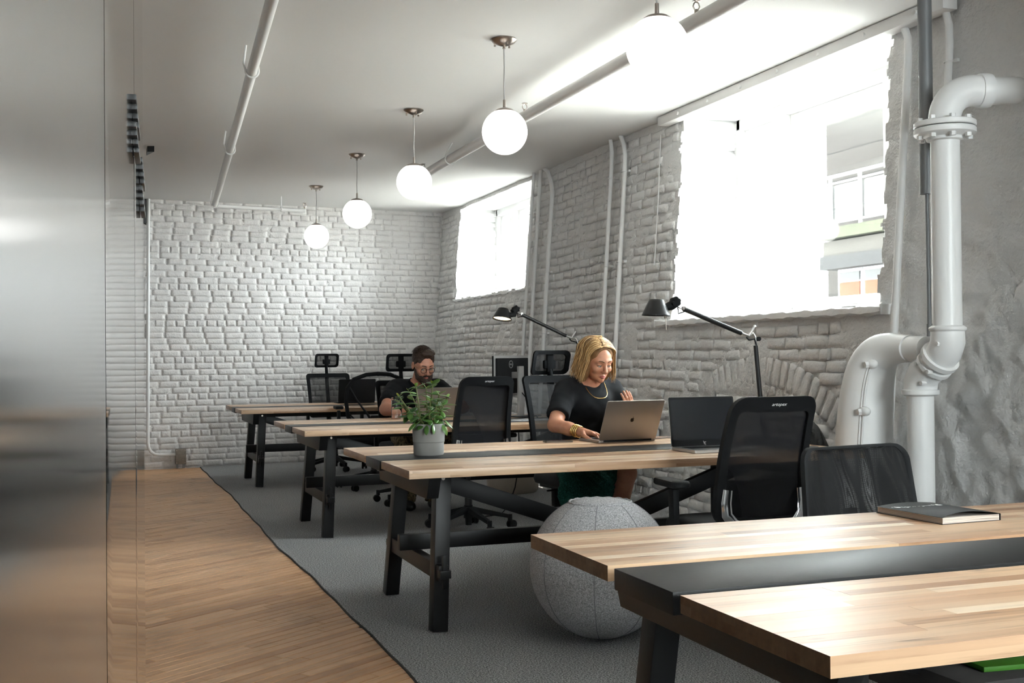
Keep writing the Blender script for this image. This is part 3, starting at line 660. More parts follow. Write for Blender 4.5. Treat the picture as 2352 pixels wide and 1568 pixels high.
# bulging trap beside it
t = empty('drain_trap', (3.72, 4.90, 0), 0, 'bulging white two piece pipe trap with bolted seam beside the drain pipe', 'pipe')
pth = [(3.735, 4.50, 1.235), (3.73, 4.62, 1.24)]; pr = [.062, .064]
g = MB(); g.tube(pth, pr, 26); part(g, 'stub')
kp = [(3.73, 4.60, 1.24, .074), (3.73, 4.67, 1.24, .078), (3.728, 4.75, 1.238, .092), (3.722, 4.83, 1.212, .110), (3.716, 4.885, 1.145, .125), (3.71, 4.915, 1.04, .136), (3.705, 4.93, .90, .145), (3.70, 4.94, .72, .150), (3.70, 4.94, .5, .150), (3.70, 4.935, .25, .145), (3.70, 4.93, 0, .135)]
def crom(K, n=5):
    K = [Vector(k).to_4d() if len(k) == 3 else Vector(k) for k in K]; out = []
    for i in range(len(K) - 1):
        a, b, c, d_ = K[max(0, i - 1)], K[i], K[i + 1], K[min(len(K) - 1, i + 2)]
        for q in range(n): t_ = q / n; out.append(.5 * ((2 * b) + (c - a) * t_ + (2 * a - 5 * b + 4 * c - d_) * t_ ** 2 + (3 * b - a - 3 * c + d_) * t_ ** 3))
    return out + [K[-1]]
cr_ = crom(kp); pth = [k.to_3d() for k in cr_]; pr = [k.w for k in cr_]
g = MB(); g.tube(pth, pr, 32, flat=.9); part(g, 'body', sm=70)
g = MB(); g.tube([p + Vector((-.92 * r * .76, -.66 * r, 0)) for p, r in zip(pth[17:], pr[17:])], .006, 6); g.tube([p + Vector((-.92 * r * .70, -.74 * r, 0)) for p, r in zip(pth[17:], pr[17:])], .006, 6); part(g, 'seam')
for z, q in ((1.165, .115), (.93, .139), (.70, .144)):
    x, y = 3.71 - .72 * q, 4.905 - .72 * q
    if z > 1.1: x, y = 3.72 - .70 * q, 4.865 - .72 * q
    g = MB(); g.sphere((x, y, z), (.026, .032, .024), 14, 8); s_ = part(g, 'lug', sm=180)
    g = MB(); g.tube([(x - .035, y + .012, z - .004), (x - .005, y + .004, z)], .017, 6); o = g.build('bolt', M['pipe_white'], s_)
# conduit and box low on the back wall
yb = YB(.55)
t = empty('wall_conduit', (.55, yb - .04, 0), 0, 'white conduit down the left end of the back wall, bending to a steel box', 'conduit')
P = [(.575, YB(.575) - .03, H), (.562, YB(.56) - .03, 1.5), (.555, YB(.555) - .03, .32)] + [(.62 - .065 * math.cos(a), YB(.6) - .03, .20 - .065 * math.sin(a) - .0 + .06) for a in (0.2, .5, .8, 1.1, 1.4)] + [(.70, YB(.7) - .03, .155), (.86, YB(.86) - .03, .15)]
P = [(.575, YB(.575) - .03, H), (.562, YB(.56) - .03, 1.5), (.555, YB(.555) - .03, .30), (.562, YB(.56) - .03, .245), (.585, YB(.585) - .03, .195), (.625, YB(.625) - .03, .165), (.68, YB(.68) - .03, .155), (.86, YB(.86) - .03, .153)]
g = MB(); g.tube(P, .017, 12); at0(g.build('tube', M['conduit'], t))
t = empty('junction_box', (.905, YB(.905) - .05, .05), 0, 'small dull steel junction box at the foot of the back wall', 'box')
g = MB(); g.box((0, 0, .08), (.115, .07, .17), bev=.006); b_ = g.build('box', pmat('dull_steel', (.22, .19, .16), .5, .6, var=.2, vs=30), t)
for x, z in ((-.045, .15), (.045, .15), (-.045, .01), (.045, .01)): g = MB(); g.cyl((x, -.040, z), (x, -.034, z), .006, seg=8); g.build('screw', M['nickel'], b_)
g = MB(); g.box((-.04, -.01, -.025), (.025, .03, .05)); g.box((.03, -.01, -.025), (.025, .03, .05)); g.build('foot', M['gray_steel'], t)
t = empty('door_closer', (.528, YB(.528) - .031, 2.866), 0, 'dark narrow bar high up at the left end of the back wall', 'bar')
g = MB(); g.box((0, 0, 0), (.05, .04, .27), bev=.004); g.build('bar', M['black_metal'], t)
g = MB(); g.tube([(.0, -.02, -.135), (.018, -.03, -.15)], .006, 6); g.build('pin', M['black_metal'], t)
t = empty('ceiling_speaker', (.425, 10.2, 2.96), 0, 'small dark wedge fixed to the ceiling beside the glossy panels', 'speaker')
g = MB(); g.prism([(0, -.10), (.055, -.12), (0, .09)], .05, Matrix.Translation((0, 0, 0))); g.build('wedge', M['black_metal'], t)
# ---- glossy panel screen at the left
ph = math.atan(.0569); cs = empty('panel_screen', (-.07, 0, 0), -ph, 'tall glossy grey metal panel screen filling the left edge, mirroring floor and brickwork', 'screen')
def panel(name, ya, yb, mat, x=0, bulge=.0):
    m = MB(); q = 24
    def f(u, v):
        y = ya + (yb - ya) * u; e = min(u, 1 - u) * (yb - ya); return (x - .0012 * max(0, 1 - e / .012) ** 2 + bulge * math.sin(u * math.pi), y, H * v)
    m.grid(f, q, 1); m.box((x - .03, (ya + yb) / 2, H / 2), (.044, yb - ya - .004, H), bev=.003)
    return m.build(name, mat, cs, smooth=30)
panel('panel', -1.6, .0, M['panel_soft']); panel('panel', .01, 1.475, M['panel_soft'])
panel('panel', 1.487, 2.83, M['panel_gloss']); panel('edge_post', 2.846, 3.88, M['panel_gloss'])
m = MB(); m.box((-.03, 2.838, H / 2), (.03, .012, H)); m.box((-.03, 1.481, H / 2), (.03, .010, H)); m.build('shadow_gap', M['black_metal'], cs)
PX = []
def hinge(y, z0, z1, x):
    m = MB(); n = 4
    for k in range(n):
        za = z1 - (z1 - z0) * k / n; m.box((x + .001 * k, y + .035 * k, za - (z1 - z0) / n / 2), (.012, .16, (z1 - z0) / n * .97), bev=.002)
    return m.build('hinge', M['black_metal'], cs)
HZ = lambda ypx, dep: 1.2228 + (815 - ypx) / 2647 * dep
for (y, p0, p1) in ((2.66, 241, 294), (2.66, 300, 350), (3.30, 374, 420), (3.30, 436, 483)):
    dep = y * .98; hinge(y, HZ(p1, dep), HZ(p0, dep), .004)
# ------------------------------------------------------------------ trestle tables
ZT = .74; TH = .036; DEP = 1.3578; S0, S1, S2, S3 = .8555, .8212, .5371, .5042
st_me = []
def staves(parent, v0, v1, L, seed):
    r = random.Random(seed); nrow = round((v1 - v0) / .0420); w = (v1 - v0) / nrow
    if not st_me:
        for k in range(4):
            m = MB(); m.box((.5, 0, 0), (1, 1, 1), bev=0); me = m.mesh('stave'); me.materials.append(M['stave']); st_me.append(me)
    for lay_, (z0, z1) in enumerate(((ZT - .0165, ZT), (ZT - TH, ZT - .0165))):
        for k in range(nrow):
            x = 0
            y = v0 + (k + .5) * w + (0 if lay_ == 0 else 0)
            first = True
            while x < L - 1e-3:
                ln = r.uniform(.25, .95); ln = ln if (lay_ == 0 or k in (0, nrow - 1)) else L
                if lay_ and k not in (0, nrow - 1): ln = L
                x1 = min(L, x + ln)
                if L - x1 < .15: x1 = L
                o = bpy.data.objects.new('stave', st_me[k % 4]); C.objects.link(o); o.parent = parent
                o.location = (x, y, (z0 + z1) / 2 + (r.uniform(-.00025, 0) if lay_ == 0 else 0)); o.scale = (x1 - x - .0003, w - .0003, z1 - z0)
                x = x1
def table(x, y, th, L, label, detail=False):
    t = empty('trestle_table', (x, y, 0), th, label, 'table', 'trestle tables in a row')
    if detail:
        for i, (a, b) in enumerate(((0, S3), (S0, DEP))):
            m = MB(); m.box((L / 2, (a + b) / 2, ZT - .017), (L - .02, b - a - .02, .030)); bd = m.build('tabletop_board', M['board'], t); staves(bd, a, b, L, 5 + i)
    else:
        for (a, b) in ((0, S3), (S0, DEP)):
            m = MB(); m.box((L / 2, (a + b) / 2, ZT - TH / 2), (L, b - a, TH), bev=.0015); m.build('tabletop_board', M['board'], t)
    m = MB(); m.box((L / 2, (S1 + S2) / 2, ZT - .024), (L, S1 - S2, .048), bev=.002); m.build('center_strip', M['black_wood'], t)
    zc = ZT - TH
    for e in (0, 1):
        X = (lambda q: q) if e == 0 else (lambda q: L - q)
        m = MB(); m.box((X(.155), .625, zc - .055), (.055, .98, .110), bev=.003)      # cross beam under the top with slanted ends
        for k, v in enumerate(m.v):
            vx, vy, vz = v
            if vz < zc - .06: vy = .625 + (vy - .625) * .90
            m.v[k] = (vx, vy, vz)
        m.build('cross_beam', M['black_wood'], t)
        for (fv, tv) in ((.225, .30), (1.095, 1.01)):
            m = MB(); m.span((X(.187), fv, 0), (X(.232), tv, zc), .070, .076, .003, up=(0, 1, 0)); m.v = [(vx, vy, max(vz, .0008)) for vx, vy, vz in m.v]; m.build('leg', M['black_wood'], t)
        m = MB(); m.span((X(.200), .17, .262), (X(.200), 1.11, .262), .046, .072, .003); cb = m.build('foot_rail', M['black_wood'], t)
        for yv in (.165, 1.115):
            g = MB(); g.box((X(.200), yv, .262), (.05, .05, .035), bev=.003); g.box((X(.200), yv - .004, .27), (.020, .022, .15), bev=.003); g.build('peg', M['black_wood'], cb)
    m = MB(); m.box((L / 2, .66, .333), (L - .24, .045, .075), bev=.003); m.build('stretcher', M['black_wood'], t)
    for s in (-1, 1):
        m = MB(); m.span((L / 2 + s * (L / 2 - .20), .66, ZT - .075), (L / 2 + s * .10, .66, .37), .045, .085, .003); m.build('brace', M['black_wood'], t)
    m = MB(); m.box((L / 2, .66, ZT - .075), (L - .3, .05, .05), bev=.003); m.build('top_rail', M['black_wood'], t)
    for s in (-1, 1):
        for yv in (.30, 1.01): g = MB(); g.cyl((L / 2 + s * (L / 2 - .225), yv - .045, zc - .03), (L / 2 + s * (L / 2 - .225), yv - .05, zc - .03), .008, seg=10); g.build('bolt', M['nickel'], t)
    return t
table(1.0991, 1.5591, -.0051, 2.6, 'nearest trestle table, cut off at right, with a closed book on it', True)
table(1.2491, 4.7364, .0013, 2.31, 'second trestle table from the camera, where the woman types beside a potted plant')
table(1.2958, 7.5832, .0024, 2.42, 'third trestle table from the camera, where the bearded man sits behind a water glass')
table(1.2777, 10.9004, -.0015, 2.3, 'farthest trestle table, with a black laptop by the brick wall')
# ------------------------------------------------------------------ office chairs (sitter looks along local +Y)
def chair_base(e, hub=.13, R=.30, rot=0, arm_m='black'):
    b = MB(); b.cyl((0, 0, hub - .055), (0, 0, hub + .035), .036, .030, 18); b.cyl((0, 0, .035), (0, 0, .09), .022, .026, 14)
    base = b.build('base_hub', M['black'], e)
    for k in range(5):
        a = math.radians(rot + 72 * k); d = Vector((math.cos(a), math.sin(a), 0))
        g = MB(); g.span(d * .02 + Vector((0, 0, hub + .005)), d * R + Vector((0, 0, .083)), .046, .040, .006, taper=.62); g.cyl(d * R + Vector((0, 0, .055)), d * R + Vector((0, 0, .098)), .016, seg=10)
        g.build('base_arm', M[arm_m], e)
        n = Vector((-d.y, d.x, 0)); q = d * (R + .012) + Vector((0, 0, .029)); an = math.radians(k * 47)
        n = Vector((math.cos(a + 1.2 + k), math.sin(a + 1.2 + k), 0))
        g = MB(); g.tube([q + n * .010, q + n * .011, q + n * .025, q + n * .027], [.020, .029, .029, .022], 16); g.tube([q - n * .010, q - n * .011, q - n * .025, q - n * .027], [.020, .029, .029, .022], 16); g.cyl(q - n * .02, q + n * .02, .008, seg=8)
        g.box(q + Vector((0, 0, .018)), (.03, .03, .022), bev=.004); g.build('caster', M['black'], e)
    g = MB(); g.cyl((0, 0, hub), (0, 0, hub + .16), .026, seg=16); g.cyl((0, 0, hub + .1), (0, 0, .42), .0155, seg=14); g.build('gas_lift', M['black_metal'], e)
    g = MB(); g.box((0, 0, .415), (.17, .26, .05), bev=.012); g.span((.08, .04, .42), (.27, .05, .415), .014, .01, .003); g.build('tilt_mechanism', M['black'], e)
def seat(e, w=.49, d=.47, z=.455, mat='black_soft', yo=.02):
    g = MB()
    P = rrect(w, d, .09, 6); n = len(P)
    prof = [(.86, -.035), (.97, -.025), (1.0, 0), (.985, .022), (.93, .036), (.75, .042), (0, .036)]
    vs = []; fs = []
    for (k, zz) in prof:
        for (x, y) in P: vs.append((x * k, y * k + yo, z + zz - .02 * (max(0, (y * k) / (d / 2)) ** 3)))
    for i in range(len(prof) - 1):
        for q in range(n): fs.append((i * n + q, i * n + (q + 1) % n, (i + 1) * n + (q + 1) % n, (i + 1) * n + q))
    fs.append(tuple(range(n))[::-1]); g.add(vs, fs); s_ = g.build('seat', M[mat], e, smooth=70)
    g = MB(); g.box((0, yo, z - .043), (w * .8, d * .8, .022), bev=.008); g.build('seat_pan', M['black'], e); return s_
def backrest(e, wb, wt, z0, z1, y0, lean, band=.036, top=.05, curve=.035, wrap=.03, mat='mesh', frame='black', r=.05, th=.026, lumbar=.02):
    """framed mesh back; returns surface mapper"""
    def surf(x, z):   # x in -1..1 , z height
        t = (z - z0) / (z1 - z0); return Vector((x * (wb + (wt - wb) * t) / 2, y0 - lean * t + lumbar * math.sin(t * math.pi) - lean * .35 * t * t - wrap * (1 - x * x) , z))
    def loop(ix, it, ib, rr):
        P = []; w = 2; h = z1 - z0
        for (x, zz) in rrect(2, h, 1, 1): pass
        rx = 2 * rr / ((wb + wt) / 2)
        cx, ct, cb = 1 - ix * 2 / ((wb + wt) / 2), z1 - it, z0 + ib
        n = 6
        for (sx, zc, a) in ((1, ct - rr, 0), (-1, ct - rr, 90), (-1, cb + rr, 180), (1, cb + rr, 270)):
            for i in range(n + 1):
                t = math.radians(a + 90 * i / n); P.append(surf(sx * (cx - rx) + rx * math.cos(t), zc + rr * math.sin(t)))
            # subdivide long sides for curvature
            if a in (90, 270):
                za, zb2 = (ct - rr, cb + rr) if a == 90 else (cb + rr, ct - rr)
                for i in range(1, 8): P.append(surf(sx * cx, za + (zb2 - za) * i / 8))
            else:
                xa = cx - rx
                zq = ct if a == 0 else cb; xs = (xa, -xa) if a == 0 else (-xa, xa)
                for i in range(1, 6): P.append(surf(xs[0] + (xs[1] - xs[0]) * i / 6, zq))
        return P
    g = MB(); g.ring(loop(0, 0, 0, r), loop(band, top, band, max(.012, r - band)), (0, -th, 0)); g.build('back_frame', M[frame], e, smooth=50)
    kx = 1 - (band - .004) * 2 / ((wb + wt) / 2)
    g = MB(); g.grid(lambda u, v: surf((u * 2 - 1) * kx, z0 + band * .8 + (z1 - top * .9 - z0 - band * .8) * v) + Vector((0, -th * .4, 0)), 12, 14); g.build('back_mesh', M[mat], e, smooth=180)
    return surf
def armrests(e, x=.29, z=.66, y=0.0, ln=.25, w=.085, ztop=.40):
    for s in (-1, 1):
        g = MB(); g.span((s * .17, y, .405), (s * x, y, .405), .05, .025, .005); g.span((s * x, y - .01, .40), (s * x, y + .0, z - .03), .055, .030, .008, up=(1, 0, 0)); g.build('arm_post', M['black'], e)
        g = MB(); P = rrect(w, ln, .034, 5); n = len(P); g.add([(px * k + s * x, py * k + y + .02, z + zz) for (k, zz) in ((.9, -.018), (1, -.012), (1, .002), (.94, .010), (.5, .012)) for (px, py) in P], [(i * n + q, i * n + (q + 1) % n, (i + 1) * n + (q + 1) % n, (i + 1) * n + q) for i in range(4) for q in range(n)] + [tuple(range(n))[::-1], tuple(4 * n + q for q in range(n))]); g.build('arm_pad', M['black'], e, smooth=60)
def text_mesh(name, txt, size, mat, parent, Mx, extrude=.0004, shear=0, bold=0):
    cu = bpy.data.curves.new(name, 'FONT'); cu.body = txt; cu.size = size; cu.extrude = extrude; cu.align_x = 'CENTER'; cu.align_y = 'CENTER'; cu.shear = shear; cu.offset = bold
    to = bpy.data.objects.new(name, cu); C.objects.link(to); dg = bpy.context.evaluated_depsgraph_get(); me = bpy.data.meshes.new_from_object(to.evaluated_get(dg)); bpy.data.objects.remove(to)
    me.materials.clear(); o = link(name, me, M[mat], parent, smooth=None); o.matrix_local = Mx; return o
def chair_chrome(loc, rz, label, rot=0, arms=True, tz=1.045):
    e = empty('task_chair', loc, rz, label, 'chair', 'office chairs'); chair_base(e, .14, .30, rot); seat(e, .48, .46, .46)
    z0 = .50
    sf = backrest(e, .44, .385, z0, tz, -.235, .105, .034, .062, mat='mesh_dense', r=.06, th=.032, wrap=.028, lumbar=.03)
    bp_ = MB(); bp_.grid(lambda u, v: sf((u * 2 - 1) * .78, z0 + .03 + (.66 - z0) * v) + Vector((0, .012, 0)), 8, 6); bp_.build('lumbar_pad', M['black_soft'], e, smooth=180)
    for s in (-1, 1):
        L_ = []; R__ = []
        g = MB(); pts = [sf(s * .80, .655) + Vector((0, -.036, 0)), sf(s * .82, .60) + Vector((0, -.040, 0)), sf(s * .80, .55) + Vector((0, -.042, 0)), sf(s * .66, .515) + Vector((0, -.040, -.005)), sf(s * .40, .497) + Vector((0, -.032, -.01)), Vector((s * .05, -.20, .475)), Vector((s * .03, -.10, .425))]
        g.tube(pts, [.010, .011, .012, .013, .014, .013, .012], 12, flat=2.1); g.build('chrome_bracket', M['chrome'], e, smooth=70)
    if arms: armrests(e, .292, .665, -.02)
    p = sf(0, tz - .032) + Vector((.0, -.0345, 0)); q = (sf(0, tz - .02) - sf(0, tz - .045)).normalized()
    X_ = Vector((1, 0, 0)); Y_ = q; Z_ = X_.cross(Y_)
    Mx = Matrix(((X_.x, Y_.x, Z_.x, p.x), (X_.y, Y_.y, Z_.y, p.y), (X_.z, Y_.z, Z_.z, p.z), (0, 0, 0, 1)))
    text_mesh('lettering', 'artopex', .021, 'white_print', e, Mx, shear=.25)
    return e
chair_chrome((2.665, 4.50, 0), math.radians(-3), 'mesh chair with chrome brackets tucked at the second table, its back to the camera', 20)
chair_chrome((2.475, 7.76, 0), math.radians(3), 'mesh chair with chrome brackets tucked at the third table, behind the potted plant', 62, tz=1.085)
def chair_headrest(loc, rz, label, rot=0, zt=1.06, zh=1.25, w=.47, arms=True):
    e = empty('task_chair', loc, rz, label, 'chair', 'office chairs'); chair_base(e, .13, .30, rot); seat(e, .50, .48, .47)
    sf = backrest(e, w * .92, w, .56, zt, -.215, .075, .034, .045, mat='mesh', frame='black_matte', r=.035, wrap=.035)
    g = MB(); g.tube([(0, -.05, .43), (0, -.22, .46), (0, -.30, .56), sf(0, .75) + Vector((0, -.045, 0)), sf(0, zt - .04) + Vector((0, -.04, 0))], [.03, .03, .026, .022, .02], 10); g.build('back_spine', M['black'], e, smooth=70)
    yh = sf(0, zt).y - .02
    g = MB(); g.tube([sf(0, zt - .06) + Vector((0, -.03, 0)), (0, yh - .015, zt + .06), (0, yh - .02, zh - .085)], [.020, .017, .016], 10); g.box((0, yh - .012, zh - .09), (.085, .03, .055), bev=.01); g.build('headrest_stem', M['black_matte'], e)
    def hs(x, z): return Vector((x * .135, yh + .035 - .03 * (1 - x * x) - .05 * ((z - zh) / .16) ** 2, z))
    P = [hs(x / 1.0, zh - .078 + z) for (x, z) in [(a / .135, b) for a, b in rrect(.27, .155, .032, 5)]]; I = [hs(x, zh - .078 + z) for (x, z) in [(a / .135, b) for a, b in rrect(.222, .105, .02, 5)]]
    hr = MB(); hr.ring(P, I, (0, -.018, 0)); hr.box((0, yh - .004, zh - .078), (.045, .02, .12), bev=.004); h_ = hr.build('headrest_frame', M['black_matte'], e, smooth=50)
    g = MB(); g.grid(lambda u, v: hs((u * 2 - 1) * .84, zh - .133 + .11 * v) + Vector((0, -.008, 0)), 10, 6); g.build('headrest_mesh', M['mesh'], h_, smooth=180)
    if arms: armrests(e, .30, .64, .0)
    return e
chair_headrest((2.80, 6.50, 0), math.radians(180 + 8), 'headrest mesh chair the blonde woman sits on', 10, 1.095, 1.255, .46, arms=False)
chair_headrest((2.50, 9.40, 0), math.radians(180 - 2), 'headrest mesh chair the bearded man sits on', 40, 1.02, 1.25, .48)
chair_headrest((2.47, 12.50, 0), math.radians(180 + 3), 'headrest mesh chair standing empty at the far side of the last table', 25, 1.045, 1.266, .49)
# arched open-back chair at the near side of the last table
def chair_arch(loc, rz, label):
    e = empty('arch_back_chair', loc, rz, label, 'chair', 'office chairs'); chair_base(e, .13, .32, 14); seat(e, .52, .48, .47)
    def F(x, z): return Vector((x, -.23 - .12 * (z - .5) + .10 * (x * x / .08) * .6, z))
    pts = [F(-.06, .55), F(-.20, .58), F(-.265, .68), F(-.285, .82), F(-.275, .94), F(-.22, 1.02), F(-.11, 1.062), F(0, 1.07), F(.11, 1.062), F(.22, 1.02), F(.275, .94), F(.285, .82), F(.265, .68), F(.20, .58), F(.06, .55)]
    g = MB(); g.tube(pts, .019, 10, flat=1.0); g.build('arch_frame', M['black'], e, smooth=70)
    g = MB(); g.tube([F(0, 1.06), F(0, 1.05)], .014, 8)
    for s in (-1, 1):
        g.tube([F(s * .265, .97), F(s * .20, .84) + Vector((0, -.03, 0)), F(s * .10, .70) + Vector((0, -.05, 0)), F(s * .05, .62) + Vector((0, -.05, 0))], [.012, .014, .017, .02], 8, flat=.6)
        g.tube([F(s * .27, .72), F(s * .18, .62) + Vector((0, -.03, 0)), F(s * .05, .56) + Vector((0, -.05, 0))], [.012, .015, .02], 8, flat=.6)
    g.box(F(0, .61) + Vector((0, -.05, 0)), (.15, .035, .16), bev=.015); g.build('back_strut', M['black'], e, smooth=70)
    def sfc(u, v):
        x = (u * 2 - 1); z = .57 + .485 * v; w = .275 * math.sqrt(max(0.02, 1 - max(0, (z - .80) / .265) ** 2.4)) * (1 if z > .68 else .75 + .25 * (z - .57) / .11); return F(x * w, z) + Vector((0, .0, 0))
    g = MB(); g.grid(sfc, 12, 14); g.build('back_mesh', mesh_mat('sheer_mesh', (.03, .03, .032), .42), e, smooth=180)
    g = MB(); g.span((0, -.10, .43), F(0, .58) + Vector((0, -.05, 0)), .06, .03, .006); g.build('back_spine', M['black'], e)
    armrests(e, .325, .76, .0, .24, .075); return e
chair_arch((2.46, 10.62, 0), math.radians(-4), 'arched open back chair behind the bearded man, turned away from the camera')
# low mesh chair in the foreground
def chair_low(loc, rz, label):
    e = empty('low_mesh_chair', loc, rz, label, 'chair', 'office chairs'); chair_base(e, .13, .30, 33); seat(e, .50, .46, .45)
    def sf(u, v):
        x = u * 2 - 1; z = .50 + .375 * v; wv = .012 * math.sin(x * 6 + 2 * v) * math.sin(v * math.pi) + .008 * math.sin(x * 13 - 3 * v)
        return Vector((x * (.275 - .03 * v), -.235 - .06 * v - .045 * (1 - x * x) + wv, z))
    def ed(w, h, r): 
        return [sf(.5 + px / 2, .5 + pz) for (px, pz) in [(a, b) for a, b in rrect(w, h, r, 6)]]
    O = []; I = []
    for (px, pz) in rrect(2.0, 1.0, .16, 7): O.append(sf(.5 + px / 2, .5 + pz)); I.append(sf(.5 + px * .94 / 2, .5 + pz * .95))
    g = MB(); g.ring(O, I, (0, -.024, 0)); g.build('back_rim', M['black_soft'], e, smooth=60)
    def inside(u, v):
        x = u * 2 - 1; z = v * 2 - 1
        q = .16; ax = max(0, abs(x) - (1 - q)) / q; az = max(0, abs(z) - (1 - 2 * q)) / (2 * q); l = math.hypot(ax, az)
        if l > 1: x = math.copysign((1 - q) + q * ax / l, x); z = math.copysign((1 - 2 * q) + 2 * q * az / l, z)
        return (x * .985 + 1) / 2, (z * .985 + 1) / 2
    g = MB(); g.grid(lambda u, v: sf(*inside(u, v)) + Vector((0, -.004, 0)), 40, 24); g.build('back_mesh', M['mesh_dots'], e, smooth=180)
    g = MB(); g.grid(lambda u, v: sf(*inside(u, v)) + Vector((0, -.020, 0)), 40, 24); g.build('back_lining', M['mesh_dots'], e, smooth=180)
    g = MB(); g.span((0, -.10, .42), (0, -.30, .46), .07, .02, .006); g.span((0, -.30, .45), (0, -.335, .64), .06, .018, .006); g.build('back_spine', M['black'], e); return e
chair_low((2.70, 3.32, 0), math.radians(180 + 5), 'low backed perforated mesh chair by the big white drain, behind the book table')
# ------------------------------------------------------------------ things on the tables
def laptop(loc, rz, w, d, h, lean, label, mat_lid, mat_base, screen_mat='screen', th=.006, logo=None, bezel=.008, group=None):
    """origin at hinge centre on the table, base extends to +Y, lid leans to -Y by lean (radians)"""
    e = empty('laptop', loc, rz, label, 'laptop')
    def slab(W, D, T, r):
        g = MB(); g.prism(rrect(W, D, r, 4), T); return g
    g = MB(); g.prism(rrect(w, d, .010, 4), .013, Matrix.Translation((0, d / 2, .002))); b = g.build('base', M[mat_base], e)
    g = MB(); nr, nc = 5, 14; kw = (w * .80) / nc; kd = d * .42 / nr
    for i in range(nr):
        for j in range(nc): g.box(((j - (nc - 1) / 2) * kw, d * .16 + (i + .5) * kd, .0160), (kw * .84, kd * .82, .0018))
    k = g.build('keys', M['black'], b)
    g = MB(); g.prism(rrect(w * .32, d * .30, .006, 3), .0006, Matrix.Translation((0, d * .80, .0150))); g.build('touchpad', M[mat_base], b)
    Rm = Matrix.Translation((0, .003, .014)) @ Matrix.Rotation(lean, 4, 'X')   # lid local: x, z up, thickness in y
    L = MB(); L.prism(rrect(w, h, .010, 4), th, Matrix.Translation((0, th / 2, h / 2)) @ Matrix.Rotation(math.radians(90), 4, 'X'))
    l = L.build('lid', M[mat_lid], e); l.matrix_local = Rm
    g = MB(); g.prism(rrect(w - bezel * 2, h - bezel * 2 - .012, .003, 3), .0006, Matrix.Translation((0, th / 2 + .0008, h / 2 + .006)) @ Matrix.Rotation(math.radians(90), 4, 'X')); g.build('screen', M[screen_mat], l)
    g = MB(); g.cyl((-w * .42, .002, .010), (w * .42, .002, .010), .006, seg=10); g.build('hinge', M['black'], e)
    for x in (-1, 1): pass
    return e, l
mac, lid = laptop((2.770, 5.782, ZT), math.radians(4), .358, .246, .243, math.radians(26), 'open grey laptop with a black fruit emblem in front of the blonde woman', 'space_gray', 'space_gray')
# fruit emblem on the back of the lid
def emblem():
    P = []
    import math as q
    bodyp = [(0, .62), (.14, .70), (.38, .70), (.60, .55), (.50, .42), (.45, .22), (.52, .02), (.68, -.12), (.58, -.40), (.40, -.66), (.24, -.74), (.08, -.70), (0, -.67), (-.10, -.70), (-.27, -.74), (-.44, -.62), (-.60, -.36), (-.68, -.02), (-.64, .32), (-.50, .56), (-.34, .68), (-.16, .68)]
    leaf = [(.0, .78), (.03, .98), (.16, 1.14), (.30, 1.20), (.29, 1.02), (.17, .86)]
    return bodyp, leaf
bp0, lf0 = emblem(); g = MB(); sc = .0165
# smooth the outline (Chaikin)
def chaikin(P, n=2):
    for _ in range(n):
        Q = []
        for i in range(len(P)):
            a = P[i]; b = P[(i + 1) % len(P)]; Q += [(a[0] * .75 + b[0] * .25, a[1] * .75 + b[1] * .25), (a[0] * .25 + b[0] * .75, a[1] * .25 + b[1] * .75)]
        P = Q
    return P
for poly in (chaikin(bp0), chaikin(lf0)):
    g.prism([(-x * sc, y * sc) for x, y in poly][::-1] if True else poly, .0007, Matrix.Translation((0, -.0031, .125)) @ Matrix.Rotation(math.radians(90), 4, 'X'))
g.v = [(-x, y, z) for x, y, z in g.v]
o = g.build('fruit_emblem', M['logo_black'], lid, smooth=None)
hp, lid = laptop((2.925, 5.205, ZT), math.radians(180), .378, .250, .252, math.radians(8), 'open dark laptop with a blank screen facing the camera on the second table', 'alu', 'alu', bezel=.010)
g = MB(); g.prism(rrect(.376, .250, .008, 4), .0006, Matrix.Translation((0, .0035, .126)) @ Matrix.Rotation(math.radians(90), 4, 'X')); g.build('bezel', M['black'], lid)
for ch in lid.children:
    if ch.name.startswith('screen'): ch.location.y += .0006; ch.scale = (1, 1, .955); ch.location.z += .012
# two slanted letter strokes under the screen
g = MB()
for (x, y0_, y1_) in ((-.0040, -.008, .011), (.0030, -.011, .008)): g.box((x, 0, (y0_ + y1_) / 2), (.0018, .0006, y1_ - y0_), Matrix.Rotation(math.radians(-14), 3, 'Y'))
for (x, z) in ((-.0015, .003), (.0055, .006)): g.tube([(x - .001, 0, z), (x + .0015, 0, z + .001), (x + .0022, 0, z - .002)], .0008, 5)
o = g.build('maker_mark', M['white_print'], lid, loc=(0, .0052, .0155)); o.rotation_euler = (0, 0, math.radians(180))
laptop((2.525, 8.73, ZT), math.radians(2), .355, .235, .24, math.radians(20), 'open taupe laptop in front of the bearded man, half hidden by the plant', 'space_gray', 'space_gray')
laptop((2.585, 11.93, ZT), math.radians(0), .39, .25, .245, math.radians(12), 'open black laptop on the farthest table by the brick wall', 'black', 'black')
